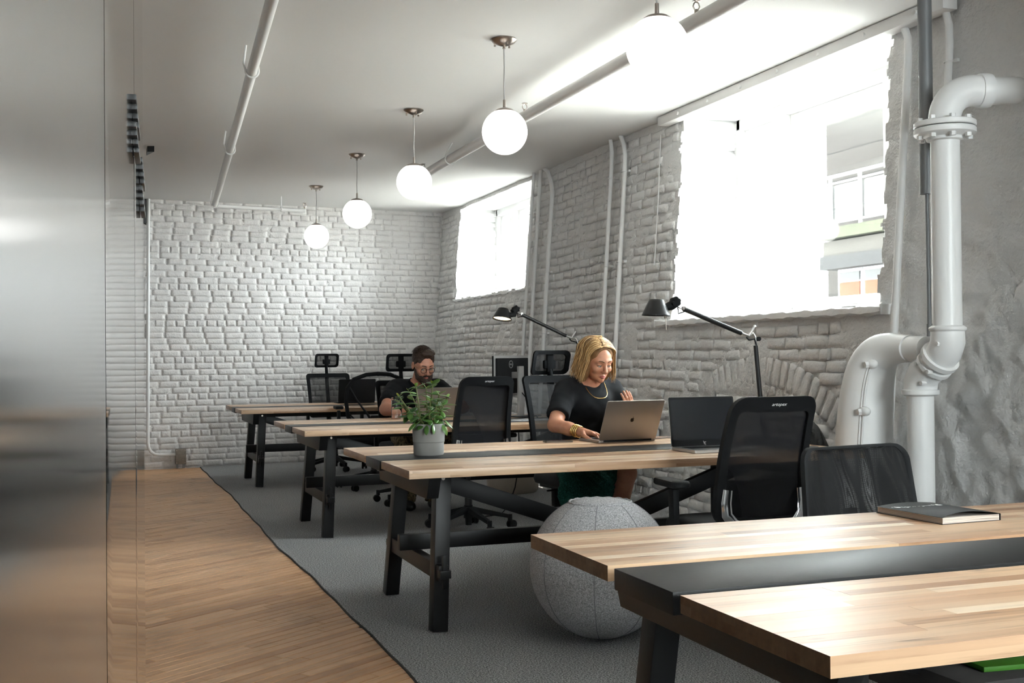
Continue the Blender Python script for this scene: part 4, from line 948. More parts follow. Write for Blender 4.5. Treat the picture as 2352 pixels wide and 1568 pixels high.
# potted jade plant
pl = empty('jade_plant', (1.548, 5.490, ZT), 0, 'bushy green jade plant in a plain grey pot on the second table', 'plant')
g = MB(); g.lathe([(0, .002), (.068, .002), (.072, .0), (.0745, .004), (.0755, .062), (.0785, .064), (.0805, .150), (.080, .153), (.075, .153), (.073, .12), (0, .12)], 40); g.build('pot', M['pot'], pl)
g = MB(); g.lathe([(.074, .128), (.04, .133), (0, .135)], 24); g.build('soil', pmat('potting_soil', (.03, .02, .013), .95, bump=.8, bs=200), pl)
def leafmat(n, c0, c1):
    t = NT(n); r = t.n('ObjectInfo').outputs['Random']; t.set(Base_Color=t.ramp(r, [(0, c0), (1, c1)]), Roughness=.32); t.b.inputs['Specular IOR Level'].default_value = .5; t.b.inputs['Subsurface Weight'].default_value = .06; return t.m
M['leaf'] = leafmat('jade_leaf', (.030, .095, .020), (.10, .23, .045)); M['leaf_young'] = leafmat('young_jade_leaf', (.13, .27, .04), (.20, .36, .07)); M['stem'] = pmat('jade_stem', (.13, .15, .05), .6)
def leaf_mesh(w, curl):
    m = MB()
    def f(u, v):
        a = v * 2 * math.pi; t = u; ww = w * (math.sin(math.pi * t ** .75) ** .8) * (.55 + .6 * t); th_ = .16 * ww + .0006
        return (ww * math.cos(a), t, th_ * math.sin(a) * 1.2 - curl * t * t)
    m.grid(f, 6, 8); return m.mesh('leaf')
lm = [[leaf_mesh(.27, c) for c in (.05, .18, .32)] for _ in range(2)]
for k, mm in enumerate(lm):
    for me in mm:
        me.materials.append(M['leaf' if k == 0 else 'leaf_young']); me.polygons.foreach_set('use_smooth', [True] * len(me.polygons))
rl = random.Random(12)
def add_leaf(p, d, L, young=False):
    d = Vector(d).normalized(); me = lm[1 if young else 0][rl.randrange(3)]
    o = bpy.data.objects.new('leaf', me); C.objects.link(o); o.parent = pl; o.location = p
    up = Vector((0, 0, 1)) + Vector((rl.uniform(-.4, .4), rl.uniform(-.4, .4), 0)); x = d.cross(up).normalized(); z = x.cross(d)
    o.matrix_local = Matrix.Translation(p) @ Matrix((x, d, z)).transposed().to_4x4() @ Matrix.Scale(L, 4)
for s in range(15):
    a = s * 2.399 + .3; rr = .012 + .045 * ((s % 5) / 5); p0 = Vector((rr * math.cos(a), rr * math.sin(a), .125))
    top = [.35, .23, .30, .26, .34, .24, .31, .27, .22, .29, .25, .33, .21, .28, .26][s] * .99; spread = .035 + .085 * ((s * 7) % 11) / 11
    if top > .325: spread *= .4
    pts = [p0, p0 + Vector((math.cos(a) * spread * .4, math.sin(a) * spread * .4, (top - .125) * .5)), Vector((p0.x + math.cos(a) * spread, p0.y + math.sin(a) * spread, top))]
    g = MB(); g.tube(pts, [.0055, .0045, .003], 7); g.build('stem', M['stem'], pl)
    for j in range(4):
        t = .38 + .2 * j; q = pts[1].lerp(pts[2], (t - .5) / .5) if t > .5 else pts[0].lerp(pts[1], t / .5)
        for sd in (0, math.pi):
            an = a + sd + j * 1.57; L = rl.uniform(.050, .072) * (1.15 if j == 0 else 1); add_leaf(q, (math.cos(an), math.sin(an), rl.uniform(-.75, .35) if j < 2 else rl.uniform(-.1, .6)), L)
    for sd in (0, math.pi): an = a + sd + .7; add_leaf(pts[2], (math.cos(an), math.sin(an), .7 + rl.random() * .6), rl.uniform(.026, .040), top > .26)
for (x, y, z, dx, dy, dz) in ((.05, -.07, .15, .4, -.6, -.9), (-.03, -.08, .15, -.3, -.7, -1.0), (.0, -.08, .155, .0, -.8, -1.0), (-.075, -.03, .16, -.9, -.3, -.9), (.08, -.02, .16, .8, -.2, -.7), (.07, -.04, .17, .9, -.3, -.9)): add_leaf(Vector((x, y, z)), (dx, dy, dz), .058)
# water glass
gl = empty('water_glass', (2.205, 8.725, ZT), 0, 'tall straight glass a quarter full of water beside the bearded man', 'glass')
GB = NT('clear_glass'); GB.set(Base_Color=(.97, .98, .98), Roughness=.02); GB.b.inputs['Transmission Weight'].default_value = 1; GB.b.inputs['IOR'].default_value = 1.2
g = MB(); g.lathe([(0, .0), (.038, 0), (.041, .004), (.042, .145), (.0435, .148), (.042, .152), (.0435, .158), (.042, .168), (.0395, .168), (.0395, .012), (0, .010)], 32); g.build('tumbler', GB.m, gl, smooth=60)
WA = NT('water'); WA.set(Base_Color=(.97, .985, .99), Roughness=.0); WA.b.inputs['Transmission Weight'].default_value = 1; WA.b.inputs['IOR'].default_value = 1.25
g = MB(); g.lathe([(0, .0115), (.0392, .0125), (.0392, .042), (0, .042)], 32); g.build('water', WA.m, gl, smooth=60)
# phone
e = empty('phone', (2.425, 5.955, ZT), math.radians(-8), 'black phone with a tan case edge lying near the woman', 'phone')
g = MB(); g.prism(rrect(.158, .078, .010, 4), .009); g.build('case', pmat('phone_case', (.10, .07, .045), .4), e); g = MB(); g.prism(rrect(.150, .070, .008, 4), .0008, Matrix.Translation((0, 0, .0086))); g.build('screen', M['screen'], e)
# paper and magazine
e = empty('magazine', (2.98, 7.99, ZT), math.radians(8), 'loose printed pages spread flat on the third table beside the monitor', 'paper')
PM = NT('printed_page'); f = PM.noise(PM.pos(obj=True), 18, 4); PM.set(Base_Color=PM.ramp(f, [(.35, (.25, .3, .42)), (.5, (.75, .75, .77)), (.7, (.8, .78, .76))]), Roughness=.6)
for k, (x, y, a) in enumerate(((-.07, 0, 4), (.09, .02, -9), (.02, .03, 15))):
    g = MB(); g.grid(lambda u, v: ((u - .5) * .297, (v - .5) * .21, .0015 + k * .0015 + .004 * (u - .5) ** 2 * 4), 6, 2); o = g.build('page', PM.m, e); o.location = (x, y, 0); o.rotation_euler = (0, 0, math.radians(a))
# monitor seen from behind
nx_, ny_ = .647, -.766
e = empty('monitor', (3.185, 8.545, ZT), math.atan2(nx_, -ny_), 'black monitor on a silver stand seen from behind with a ring emblem', 'monitor')   # local -Y = back
g = MB(); g.box((0, .115, .325), (.535, .018, .315), bev=.004); sc_ = g.build('housing', M['black'], e); g = MB(); g.box((0, .104, .325), (.540, .006, .320), bev=.002); g.build('rim', M['silver'], sc_)
g = MB(); g.box((0, .095, .325), (.50, .016, .28), bev=.006); g.build('back_cover', M['black'], sc_)
g = MB(); g.box((0, .1255, .33), (.515, .001, .29)); g.build('screen', M['screen'], sc_)
g = MB(); g.box((0, .02, .20), (.075, .022, .40), bev=.003); g.box((0, .055, .33), (.06, .06, .05), bev=.004); g.build('stand_column', M['silver'], e)
g = MB(); g.box((0, .0, .005), (.26, .19, .010), bev=.003); g.build('stand_base', M['black_metal'], e)
RB = Matrix.Translation((-.035, .0865, .415)) @ Matrix.Rotation(math.radians(90), 4, 'X')
g = MB(); g.tube([RB @ Vector((.028 * math.cos(2 * math.pi * k / 28), .028 * math.sin(2 * math.pi * k / 28), 0)) for k in range(28)], .0028, 6, closed=True); g.build('ring_emblem', M['silver'], sc_)
text_mesh('emblem_letters', 'DELL', .0155, 'silver', sc_, RB, .0006, bold=.0003)
e = empty('cable', (3.19, 8.62, 0), 0, 'thin black cable dropping from the third table to the carpet', 'cable')
g = MB(); g.tube([(-.02, -.05, .95), (.03, -.12, .86), (.05, -.16, .76), (.055, -.24, .742)], .004, 6); g.build('upper_lead', M['black'], e)
g = MB(); g.tube([(.0, .06, .69), (.01, .05, .4), (-.05, .0, .18), (-.14, -.10, .05), (-.26, -.25, .006), (-.4, -.3, .005)], .004, 6); g.build('lower_lead', M['black'], e)
# book
bk = empty('book', (2.325, 2.765, ZT), math.radians(2), 'black paperback with white title letters and a lifting cover on the nearest table', 'book')
g = MB(); g.box((0, 0, .0095), (.205, .272, .0165)); pg = NT('page_edges'); sp = pg.n('SeparateXYZ'); pg.put(sp.inputs[0], pg.n('TexCoord').outputs['Object']); w = pg.n('TexNoise'); cb = pg.n('CombineXYZ'); pg.put(cb.inputs[2], pg.math('MULTIPLY', sp.outputs[2], 900.0)); pg.put(cb.inputs[0], pg.math('MULTIPLY', sp.outputs[0], 6.0)); pg.put(w.inputs['Vector'], cb.outputs[0]); w.inputs['Scale'].default_value = 1
pg.set(Base_Color=pg.ramp(w.outputs[0], [(.35, lin('8d8078')), (.6, lin('d8cdc2'))]), Roughness=.8); g.build('pages', pg.m, bk)
BK = pmat('matt_black_cover', (.016, .0165, .018), .6, spec=.25)
g = MB()
def cov(u, v):   # curls up along the near edge, hinge at the right (spine)
    x = (u - .5) * .212; y = (v - .5) * .276; lift = .013 * max(0, 1 - v * 1.9) * math.sin(math.pi * min(1, max(0, u)) ** .8) + .006 * max(0, v - .72) * 3.5 * math.sin(math.pi * u)
    return (x, y, .0186 + lift)
g.grid(cov, 16, 16); vs = list(g.v); n = len(vs); g.v += [(x, y, z + .0007) for x, y, z in vs]; g.f += [tuple(i + n for i in f) for f in g.f[:]]; g.mi = [0] * len(g.f); g.build('front_cover', BK, bk, smooth=180)
g = MB(); g.box((0, 0, .0007), (.212, .276, .0013)); g.box((.1055, 0, .0098), (.0015, .276, .019)); g.build('back_cover', BK, bk)
to = text_mesh('title', 'Patriarche.', .040, 'white_print', bk, Matrix.Translation((-.002, .083, .0204)) @ Matrix.Rotation(math.pi, 4, 'Z'), .0002, bold=.0006)
me = to.data
for v in me.vertices:
    w_ = to.matrix_local @ v.co; u_, v_ = w_.x / .212 + .5, w_.y / .276 + .5; v.co.z += cov(u_, v_)[2] - .0186
# mouse mat, strap, bag, cushion ball
e = empty('mouse_mat', (3.36, 5.09, ZT), math.radians(12), 'dark grey mouse mat at the right end of the second table', 'mat'); g = MB(); g.prism(rrect(.24, .20, .03, 5), .003); g.build('mat', pmat('dark_mat', (.035, .036, .038), .7), e)
e = empty('leather_strap', (3.06, 5.93, ZT), 0, 'brown leather strap lying right of the open grey laptop', 'strap'); g = MB(); g.tube([(-.12, -.02, .004), (-.03, -.005, .005), (.05, .03, .006), (.12, .06, .010), (.17, .08, .004)], .010, 8, flat=.3); g.build('strap', pmat('brown_leather', (.12, .045, .02), .5), e)
e = empty('black_bag', (3.745, 5.46, 0), 0, 'shiny black bag standing against the wall beyond the second table', 'bag'); g = MB()
def bagf(u, v):
    a = u * 2 * math.pi; t = v; r = .155 * (1 - .25 * t) * min(1, 4.5 * (1 - t) + .02) ** .5; wob = 1 + .05 * math.sin(5 * a + 9 * t) + .03 * math.sin(11 * a - 14 * t)
    return (.72 * r * wob * math.cos(a) * .9, 1.15 * r * wob * math.sin(a), .84 * t)
g.grid(bagf, 40, 40); g.build('body', pmat('black_quilted', (.010, .010, .011), .22, bump=.6, bs=45, bd=.01), e, smooth=180)
g = MB(); g.tube([(-.06, -.08, .78), (-.09, -.05, .87), (-.09, .05, .87), (-.06, .08, .78)], .010, 8); g.build('handle', M['black_soft'], e)
ball = empty('felt_ball_seat', (2.062, 4.585, 0), 0, 'big round grey felt seat ball with a stitched disc on top', 'ball seat'); R = .308; g = MB()
def sph(u, v):
    a = u * 2 * math.pi; t = .02 + v * (math.pi - .06); z = R * math.cos(t); r = R * math.sin(t); k = 1 + .0 * z
    seam = min(abs(((u * 8 + .35) % 1) - .5), 1); r *= 1 - .006 * math.exp(-((.5 - seam) / .02) ** 2) * 0
    d = abs(((u * 8 + .15) % 1) - .5) * 2; r *= 1 - .005 * math.exp(-((1 - d) / .035) ** 2)
    zz = R + z; zz = max(zz, .004) if zz < .02 else zz
    if z > R * .90: zz = R + R * .90 + (z - R * .90) * .45
    return (r * math.cos(a), r * math.sin(a), zz)
g.grid(sph, 128, 56); g.build('cover', M['felt'], ball, smooth=180)
SEAM = pmat('seam_thread', lin('808084'), .95)
for k in range(8):
    a = 2 * math.pi * (k + .35) / 8; g = MB(); g.tube([((R + .0004) * math.sin(t) * math.cos(a), (R + .0004) * math.sin(t) * math.sin(a), max(.004, R + R * math.cos(t))) for t in [.46 + i * (2.45 - .0) / 26 for i in range(27)]], .0017, 6); g.build('seam', SEAM, ball, smooth=180)
g = MB(); zt_ = R * 1.90
g.tube([(.134 * math.cos(2 * math.pi * k / 60), .134 * math.sin(2 * math.pi * k / 60), zt_ + .001 + .002 * math.sin(k * 1.7)) for k in range(60)], .0055, 8, closed=True); g.build('piping', M['felt'], ball, smooth=180)
g = MB(); g.lathe([(.132, zt_ + .001), (.10, zt_ + .008), (.05, zt_ + .013), (0, zt_ + .014)], 40); g.build('top_disc', M['felt'], ball, smooth=180)
# desk lamps
def desk_lamp(P, label, lit, tilt, aim):
    bx, by = P['base']; e = empty('desk_lamp', (bx, by, ZT), 0, label, 'lamp'); O = Vector((bx, by, ZT)); V_ = lambda p: Vector(p) - O
    g = MB(); g.lathe([(0, 0), (.115, 0), (.115, .014), (.11, .019), (.012, .021), (.010, .05), (0, .05)], 32); g.build('base', M['black_metal'], e)
    el = V_(P['elbow']); top = V_(P['joint']); hd = V_(P['head'])
    g = MB(); g.tube([(0, 0, .03), el], .0125, 12); g.build('lower_arm', M['black_metal'], e)
    d = (hd - top).normalized(); a0 = top + d * .02; a1 = hd - d * .075
    g = MB(); g.tube([el, el + Vector((0, 0, .04)), el + Vector((-.018, 0, .066)), top, a0 + d * .05], .0075, 10); g.build('elbow_link', M['alu'], e)
    g = MB(); g.tube([el + Vector((.0, -.008, .0)), el + Vector((-.012, -.01, .035)), top + Vector((-.005, -.01, -.02)), a0 + Vector((0, -.008, -.012))], .005, 8); g.build('lead', M['black'], e)
    g = MB(); g.tube([top + Vector((.0, 0, .0)), top + Vector((.035, 0, .048))], .008, 8); g.sphere(top + Vector((.038, 0, .052)), .010, 10, 6); g.build('spring_arm', M['alu'], e)
    g = MB(); q = el + Vector((.014, -.004, .035)); g.cyl(q - Vector((0, .012, 0)), q + Vector((0, .012, 0)), .012, seg=14); g.build('knob', M['black'], e)
    g = MB(); g.tube([a0 + d * .03, a1], .0135, 12); g.build('upper_arm', M['black_metal'], e)
    g = MB(); g.tube([a1 - d * .01, a1 + d * .02, hd + Vector((.02, 0, .005))], .006, 8); g.tube([a1, a1 + d * .03 + Vector((0, -.01, -.006)), hd + Vector((.015, -.012, -.0))], .0045, 8); g.cyl(a1 + Vector((0, -.012, .004)), a1 + Vector((0, .012, .004)), .010, seg=12); g.build('fork', M['alu'], e)
    g = MB(); g.tube([a1 + Vector((.01, -.01, -.012)), a1 + d * .04 + Vector((0, -.012, -.04)), hd + Vector((.03, -.01, -.02)), hd + Vector((.05, -.005, .02))], .0035, 7); g.build('loop_lead', M['black'], e)
    c = V_(P['shade']); Rt = Matrix.Rotation(math.radians(-9 if lit else 0), 4, 'X') @ Matrix.Rotation(tilt, 4, 'Y'); Sm = Matrix.Translation(c) @ Rt
    g = MB(); g.tube([Sm @ Vector((.055, 0, .045)), Sm @ Vector((.090, 0, .055)), hd + Vector((.012, 0, .006)), hd + Vector((.036, 0, .018))], [.020, .024, .030, .027], 16); g.tube([hd + Vector((.036, 0, .018)), hd + Vector((.05, 0, .024))], [.012, .007], 10); g.cyl(hd + Vector((0, -.036, 0)), hd + Vector((0, .036, 0)), .013, seg=14); g.build('lamp_holder', M['black'], e, smooth=60)
    sh = MB(); sh.lathe([(0, .082), (.038, .080), (.072, .006), (.074, -.001), (.076, -.001), (.076, .004), (.0735, .007), (.040, .083), (.037, .0855), (0, .086)], 40, Sm); s_ = sh.build('shade', M['black_metal'], e, smooth=50)
    g = MB()
    if lit: g.lathe([(.0, .010), (.069, .010), (.066, .016), (0, .016)], 32, Sm); g.build('glowing_disc', M['warm_bulb'], s_)
    else:
        g.sphere((0, 0, .03), .028, 16, 10, Sm); g.build('bulb', M['pipe_white'], s_, smooth=180)
        g = MB(); p = Sm @ Vector((.045, -.02, .0)); g.cyl(p, p + Vector((0, 0, -.014)), .009, .006, 10); g.cyl(p + Vector((.002, 0, -.012)), p + Vector((.004, 0, -.075)), .0025, seg=8); g.build('pull_handle', M['nickel'], s_)
    return e
desk_lamp(dict(base=(3.475, 5.52), elbow=(3.418, 5.5, 1.268), joint=(3.375, 5.5, 1.318), head=(2.905, 5.5, 1.492), shade=(2.810, 5.5, 1.430)), 'black adjustable desk lamp before the big window, unlit', False, math.radians(2), 0)
desk_lamp(dict(base=(3.655, 8.53), elbow=(3.640, 8.5, 1.292), joint=(3.585, 8.5, 1.358), head=(3.095, 8.5, 1.578), shade=(3.000, 8.5, 1.510)), 'black adjustable desk lamp glowing warm under the small window', True, math.radians(11), 0)
# storage tub near the wall, stool below the first table
e = empty('storage_tub', (3.52, 9.72, 0), math.radians(6), 'pale beige storage tub on the carpet by the wall beyond the third table', 'tub'); g = MB(); g.lathe([(0, 0), (.17, 0), (.19, .02), (.205, .20), (.225, .205), (.225, .225), (.20, .225), (.185, .03), (0, .02)], 4 * 7, Matrix.Diagonal((1.25, .9, 1, 1))); g.build('tub', pmat('beige_plastic', (.42, .36, .30), .6), e)
st = empty('stool', (2.10, 2.24, 0), 0, 'dark grey padded stool pushed under the nearest table', 'stool'); g = MB(); g.box((0, 0, .455), (.62, .40, .085), bev=.02); g.build('cushion', pmat('dark_grey_cloth', (.055, .052, .052), .9, bump=.3, bs=300), st)
for sx in (-1, 1):
    for sy in (-1, 1): g = MB(); g.span((sx * .27, sy * .16, 0), (sx * .25, sy * .15, .42), .03, .03, .004); g.build('leg', M['black_metal'], st)
e = empty('folder', (1.965, 2.14, .4985), math.radians(-6), 'bright green folder lying on the dark stool under the nearest table', 'folder'); g = MB(); g.box((0, 0, .006), (.15, .11, .012), bev=.002); g.build('cover', pmat('green_card', (.045, .20, .008), .6), e)
# ------------------------------------------------------------------ people: signed distance bodies -> one continuous surface each
def smin(a, b, k): h = np.clip(.5 + .5 * (b - a) / k, 0, 1); return b + (a - b) * h - k * h * (1 - h)
def smax(a, b, k): return -smin(-a, -b, k)
def d_ell(P, c, r):
    q = (P - np.array(c, np.float32)) / np.array(r, np.float32); k0 = np.linalg.norm(q, axis=-1); k1 = np.linalg.norm(q / np.array(r, np.float32), axis=-1)
    return k0 * (k0 - 1) / np.maximum(k1, 1e-6)
def d_cap(P, a, b, ra, rb):
    a = np.array(a, np.float32); b = np.array(b, np.float32); ab = b - a; t = np.clip(((P - a) @ ab) / max(1e-9, ab @ ab), 0, 1)
    return np.linalg.norm(P - a - t[..., None] * ab, axis=-1) - (ra + (rb - ra) * t)
def grid_of(lo, hi, h):
    ax = [np.arange(l, u + h, h, dtype=np.float32) for l, u in zip(lo, hi)]
    return np.stack(np.meshgrid(*ax, indexing='ij'), -1), ax
def surface_net(f, lo, h):
    s = f < 0; n = f.shape; ctr = np.zeros((n[0] - 1, n[1] - 1, n[2] - 1, 3), np.float32); cnt = np.zeros(ctr.shape[:3], np.float32)
    sl = lambda d, ax: slice(d, n[ax] - 1 + d)
    corner = [(i, j, k) for i in (0, 1) for j in (0, 1) for k in (0, 1)]
    for a in corner:
        for ax in range(3):
            if a[ax] == 0:
                b = list(a); b[ax] = 1
                fa = f[sl(a[0], 0), sl(a[1], 1), sl(a[2], 2)]; fb = f[sl(b[0], 0), sl(b[1], 1), sl(b[2], 2)]
                m = (fa < 0) != (fb < 0); t = np.where(m, fa / np.where(m, fa - fb, 1), 0)
                for q in range(3): ctr[..., q] += np.where(m, a[q] + (t if q == ax else 0), 0)
                cnt += m
    act = cnt > 0; vid = -np.ones(act.shape, np.int64); vid[act] = np.arange(act.sum())
    ij = np.argwhere(act).astype(np.float32); V = (ij + ctr[act] / cnt[act][:, None]) * h + np.array(lo, np.float32)
    F = []
    for ax in range(3):
        o = [x for x in range(3) if x != ax]
        rng = [slice(1, n[q] - 1) for q in range(3)]; rng[ax] = slice(0, n[ax] - 1); r2 = list(rng); r2[ax] = slice(1, n[ax])
        m = s[tuple(rng)] != s[tuple(r2)]; fl = s[tuple(rng)][m]
        I = np.argwhere(m); 
        for q in o: I[:, q] += 1
        def v(d1, d2): J = I.copy(); J[:, o[0]] -= d1; J[:, o[1]] -= d2; return vid[J[:, 0], J[:, 1], J[:, 2]]
        Q = np.stack([v(1, 1), v(0, 1), v(0, 0), v(1, 0)], -1); 
        flip = fl if ax != 1 else ~fl
        Q[~flip] = Q[~flip][:, ::-1]; F.append(Q)
    return V, np.concatenate(F)
def solid(name, fn, lo, hi, h, mat, parent, join=None, smooth=180):
    P, _ = grid_of(lo, hi, h); f = fn(P.reshape(-1, 3)).reshape(P.shape[:3]); V, F = surface_net(f, lo, h)
    if join is not None: join.append((V, F)); return None
    me = npmesh(name, V, F); return link(name, me, mat, parent, smooth=smooth)
def joined(name, parts, mat, parent):
    o = 0; VV = []; FF = []
    for V, F in parts: VV.append(V); FF.append(F + o); o += len(V)
    return link(name, npmesh(name, np.concatenate(VV), np.concatenate(FF)), mat, parent, smooth=180)
def skin(name, base, red):
    t = NT(name); p = t.pos(obj=True); f = t.noise(p, 26, 4); g = t.noise(p, 140, 3)
    c = t.ramp(f, [(.35, tuple(x * .90 for x in base)), (.65, base)]); c = t.mix(t.ramp(g, [(.56, (0, 0, 0)), (.72, (.35, .35, .35))]), c, red)
    t.set(Base_Color=c, Roughness=.48); t.b.inputs['Subsurface Weight'].default_value = .12; t.b.inputs['Subsurface Radius'].default_value = (.012, .004, .002); t.b.inputs['Subsurface Scale'].default_value = .5
    t.bump(g, .08, .001); return t.m
M['skin_w'] = skin('fair_freckled_skin', lin('c98e70'), lin('a9694c')); M['skin_m'] = skin('fair_skin', lin('c99078'), lin('b0725c'))
M['lip'] = pmat('lip', lin('b0645a'), .4); M['eye_white'] = pmat('eye_white', (.62, .60, .58), .2); M['iris'] = pmat('iris_dark', (.03, .022, .016), .15); M['brow_w'] = pmat('brown_brow', lin('5b4028'), .8)
def fabric(n, col, sc=900):
    return pmat(n, col, .88, bump=.2, bs=sc, bd=.001, spec=.2)
M['tee'] = fabric('charcoal_jersey', (.0135, .0145, .0165)); M['polo'] = fabric('black_pique', (.010, .0105, .012))
class Head:
    """local axes: x to the figure's left, y forward, z up; origin between the eyes' height inside the skull"""
    def __init__(s, c, fwd, up, k=1.0):
        s.c = np.array(c, np.float32); f = np.array(fwd, float); f /= np.linalg.norm(f); u = np.array(up, float); u -= f * (u @ f); u /= np.linalg.norm(u); x = np.cross(f, u)
        s.R = np.stack([x, f, u]).astype(np.float32); s.k = k
    def inv(s, P): return ((P - s.c) @ s.R.T) / s.k
    def to(s, q): return tuple((np.array(q) * s.k) @ s.R + s.c)
    def sdf(s, P, male=False, ears=True):
        q = s.inv(P); a = np.abs(q[..., 0:1]); m = np.concatenate([a, q[..., 1:]], -1)
        d = d_ell(q, (0, -.014, .034), (.0745, .094, .084))
        d = smin(d, d_ell(q, (0, .026, -.012), (.0645, .066, .088)), .03)
        jw = .052 if male else .046
        d = smin(d, d_ell(q, (0, .030, -.070), (jw, .054, .042)), .028)
        d = smin(d, d_ell(q, (0, .074, -.098), (.020 if male else .017, .017, .015)), .02)
        d = smin(d, d_cap(m, (0, .083, .022), (.044, .070, .020), .011, .010), .016)          # brow
        d = smin(d, d_ell(m, (.040, .066, -.030), (.022, .020, .018)), .02)                    # cheek
        d = smax(d, -d_ell(m, (.031, .100, -.001), (.017, .020, .0115)), .014)                 # socket
        d = smin(d, d_ell(m, (.0305, .0745, .0), (.0155, .0135, .0125)), .005)                 # lids
        d = smin(d, d_cap(q, (0, .090, .008), (0, .111, -.032), .0075, .0115), .010)           # nose
        d = smin(d, d_ell(m, (.0115, .099, -.037), (.0085, .011, .008)), .006)
        d = smin(d, d_cap(m, (0, .0935, -.0625), (.019, .083, -.066), .0058, .0035), .006)     # lips
        d = smin(d, d_cap(m, (0, .0925, -.0725), (.017, .083, -.069), .0066, .0035), .006)
        d = smax(d, -d_cap(m, (0, .1025, -.0675), (.021, .0885, -.0670), .0012, .0012), .003)
        if ears:
            d = smin(d, d_ell(m, (.0765, -.016, -.012), (.0085, .020, .031)), .006); d = smax(d, -d_ell(m, (.086, -.013, -.010), (.007, .011, .019)), .005)
        return d * s.k
    def extras(s, par, brow, lidline=True, hr=.0042):
        g = MB()
        for sx in (-1, 1): g.tube([s.to((sx * x, y, z)) for x, y, z in ((.012, .0955, .021), (.024, .0945, .0265), (.036, .0875, .0265), (.049, .074, .0205))], [hr * s.k, hr * 1.1 * s.k, hr * .95 * s.k, hr * .4 * s.k], 6, flat=.6)
        g.build('eyebrows', brow, par)
        g = MB()
        for sx in (-1, 1): g.sphere(s.to((sx * .0305, .0775, -.004)), .0116 * s.k, 12, 8)
        g.build('eyes', M['eye_white'], par, smooth=180)
        g = MB()
        for sx in (-1, 1): g.sphere(s.to((sx * .0305, .0855, -.0065)), .0045 * s.k, 10, 6); g.tube([s.to((sx * x, y, z)) for x, y, z in ((.017, .0835, -.0045), (.024, .0880, -.0015), (.031, .0893, -.001), (.038, .0865, -.0018), (.0455, .0785, -.005))], .0017 * s.k, 6)
        g.build('irises', M['iris'], par, smooth=180)
        g = MB(); g.tube([s.to((x, y, z)) for x, y, z in ((-.021, .0845, -.0668), (-.010, .0945, -.0632), (0, .0975, -.0642), (.010, .0945, -.0632), (.021, .0845, -.0668))], [.0015 * s.k, .0038 * s.k, .0042 * s.k, .0038 * s.k, .0015 * s.k], 8)
        g.tube([s.to((x, y, z)) for x, y, z in ((-.019, .0845, -.0680), (-.009, .0945, -.0728), (0, .0972, -.0735), (.009, .0945, -.0728), (.019, .0845, -.0680))], [.0015 * s.k, .0043 * s.k, .005 * s.k, .0043 * s.k, .0015 * s.k], 8); g.build('lips', M['lip'], par, smooth=180)
def hand(P0, d, up, side, curl, k=1.0):
    """list of capsules for one hand; P0 wrist, d along the hand, up = back of hand; side=+1 thumb towards cross(d,up)"""
    d = Vector(d).normalized(); up = Vector(up); up = (up - d * up.dot(d)).normalized(); x = d.cross(up) * side; P0 = Vector(P0); caps = []
    K = [P0 + d * (.088 * k) + x * (q * k) + up * (zz * k) for q, zz in ((.027, .003), (.009, .006), (-.009, .004), (-.026, -.001))]
    for q in K: caps.append((P0 + d * .012 * k, q, .021 * k, .0115 * k))
    for i, (q, L) in enumerate(zip(K, (.072, .080, .074, .058))):
        a = curl[i] if isinstance(curl, (list, tuple)) else curl; dirv = d + x * (.10 - .065 * i); dirv.normalize(); p = q; rr = .0092 * k
        for j, (ln, bend) in enumerate(((.46, .35), (.30, .75), (.24, .55))):
            ang = a * bend; dirv = (dirv * math.cos(ang) - up * math.sin(ang)).normalized(); n = p + dirv * L * ln * k; caps.append((p, n, rr, rr * .90)); p = n; rr *= .90
            up_ = up
    t0 = P0 + d * .022 * k + x * .020 * k; t1 = t0 + (d * .55 + x * .62 - up * .28).normalized() * .042 * k; t2 = t1 + (d * .90 + x * .30 - up * .25).normalized() * .032 * k; t3 = t2 + (d * .98 - up * .2).normalized() * .024 * k
    caps += [(t0, t1, .0145 * k, .0115 * k), (t1, t2, .0112 * k, .0098 * k), (t2, t3, .0098 * k, .0080 * k)]
    return caps
def hand_sdf(P, caps, wr):
    d = None
    for i, (a, b, ra, rb) in enumerate(caps):
        q = d_cap(P, a, b, ra, rb); d = q if d is None else smin(d, q, .010 if i < 4 else .0035)
    return smin(d, wr, .012)
def wob(P, a, f, s=0): return a * np.sin(P[..., 0] * f + 1.3 + s) * np.sin(P[..., 1] * f * .8 + 2.1 * s) * np.sin(P[..., 2] * f * 1.15 + .7)
# ================================================================== woman
W = empty('person', (2.84, 6.50, 0), 0, 'seated person with blonde bob in black tee and green skirt typing on a grey laptop', 'person')
Wl = Matrix.Translation((-2.84, -6.50, 0))
hd = Head((2.840, 6.335, 1.192), (.13, -.93, -.36), (.05, -.34, .94), 1.03)
shR, shL = (2.675, 6.44, 1.005), (2.995, 6.47, 1.005); elR, elL = (2.535, 6.27, .815), (3.085, 6.27, .79); wrR, wrL = (2.608, 6.035, .783), (2.945, 6.09, .865)
chest, waist, hip = (2.835, 6.475, .93), (2.85, 6.56, .70), (2.84, 6.60, .545)
caps_r = hand(wrR, (.52, -.83, -.10), (.05, .1, 1), +1, [.75, .62, .70, .85]); caps_l = hand(wrL, (-.30, -.22, .93), (.25, -.95, -.1), -1, [.25, .3, .3, .35], .96)
def fore(P, el, wr): return smin(d_cap(P, el, np.array(el) * .45 + np.array(wr) * .55, .043, .037), d_cap(P, np.array(el) * .5 + np.array(wr) * .5, wr, .037, .0245), .02)
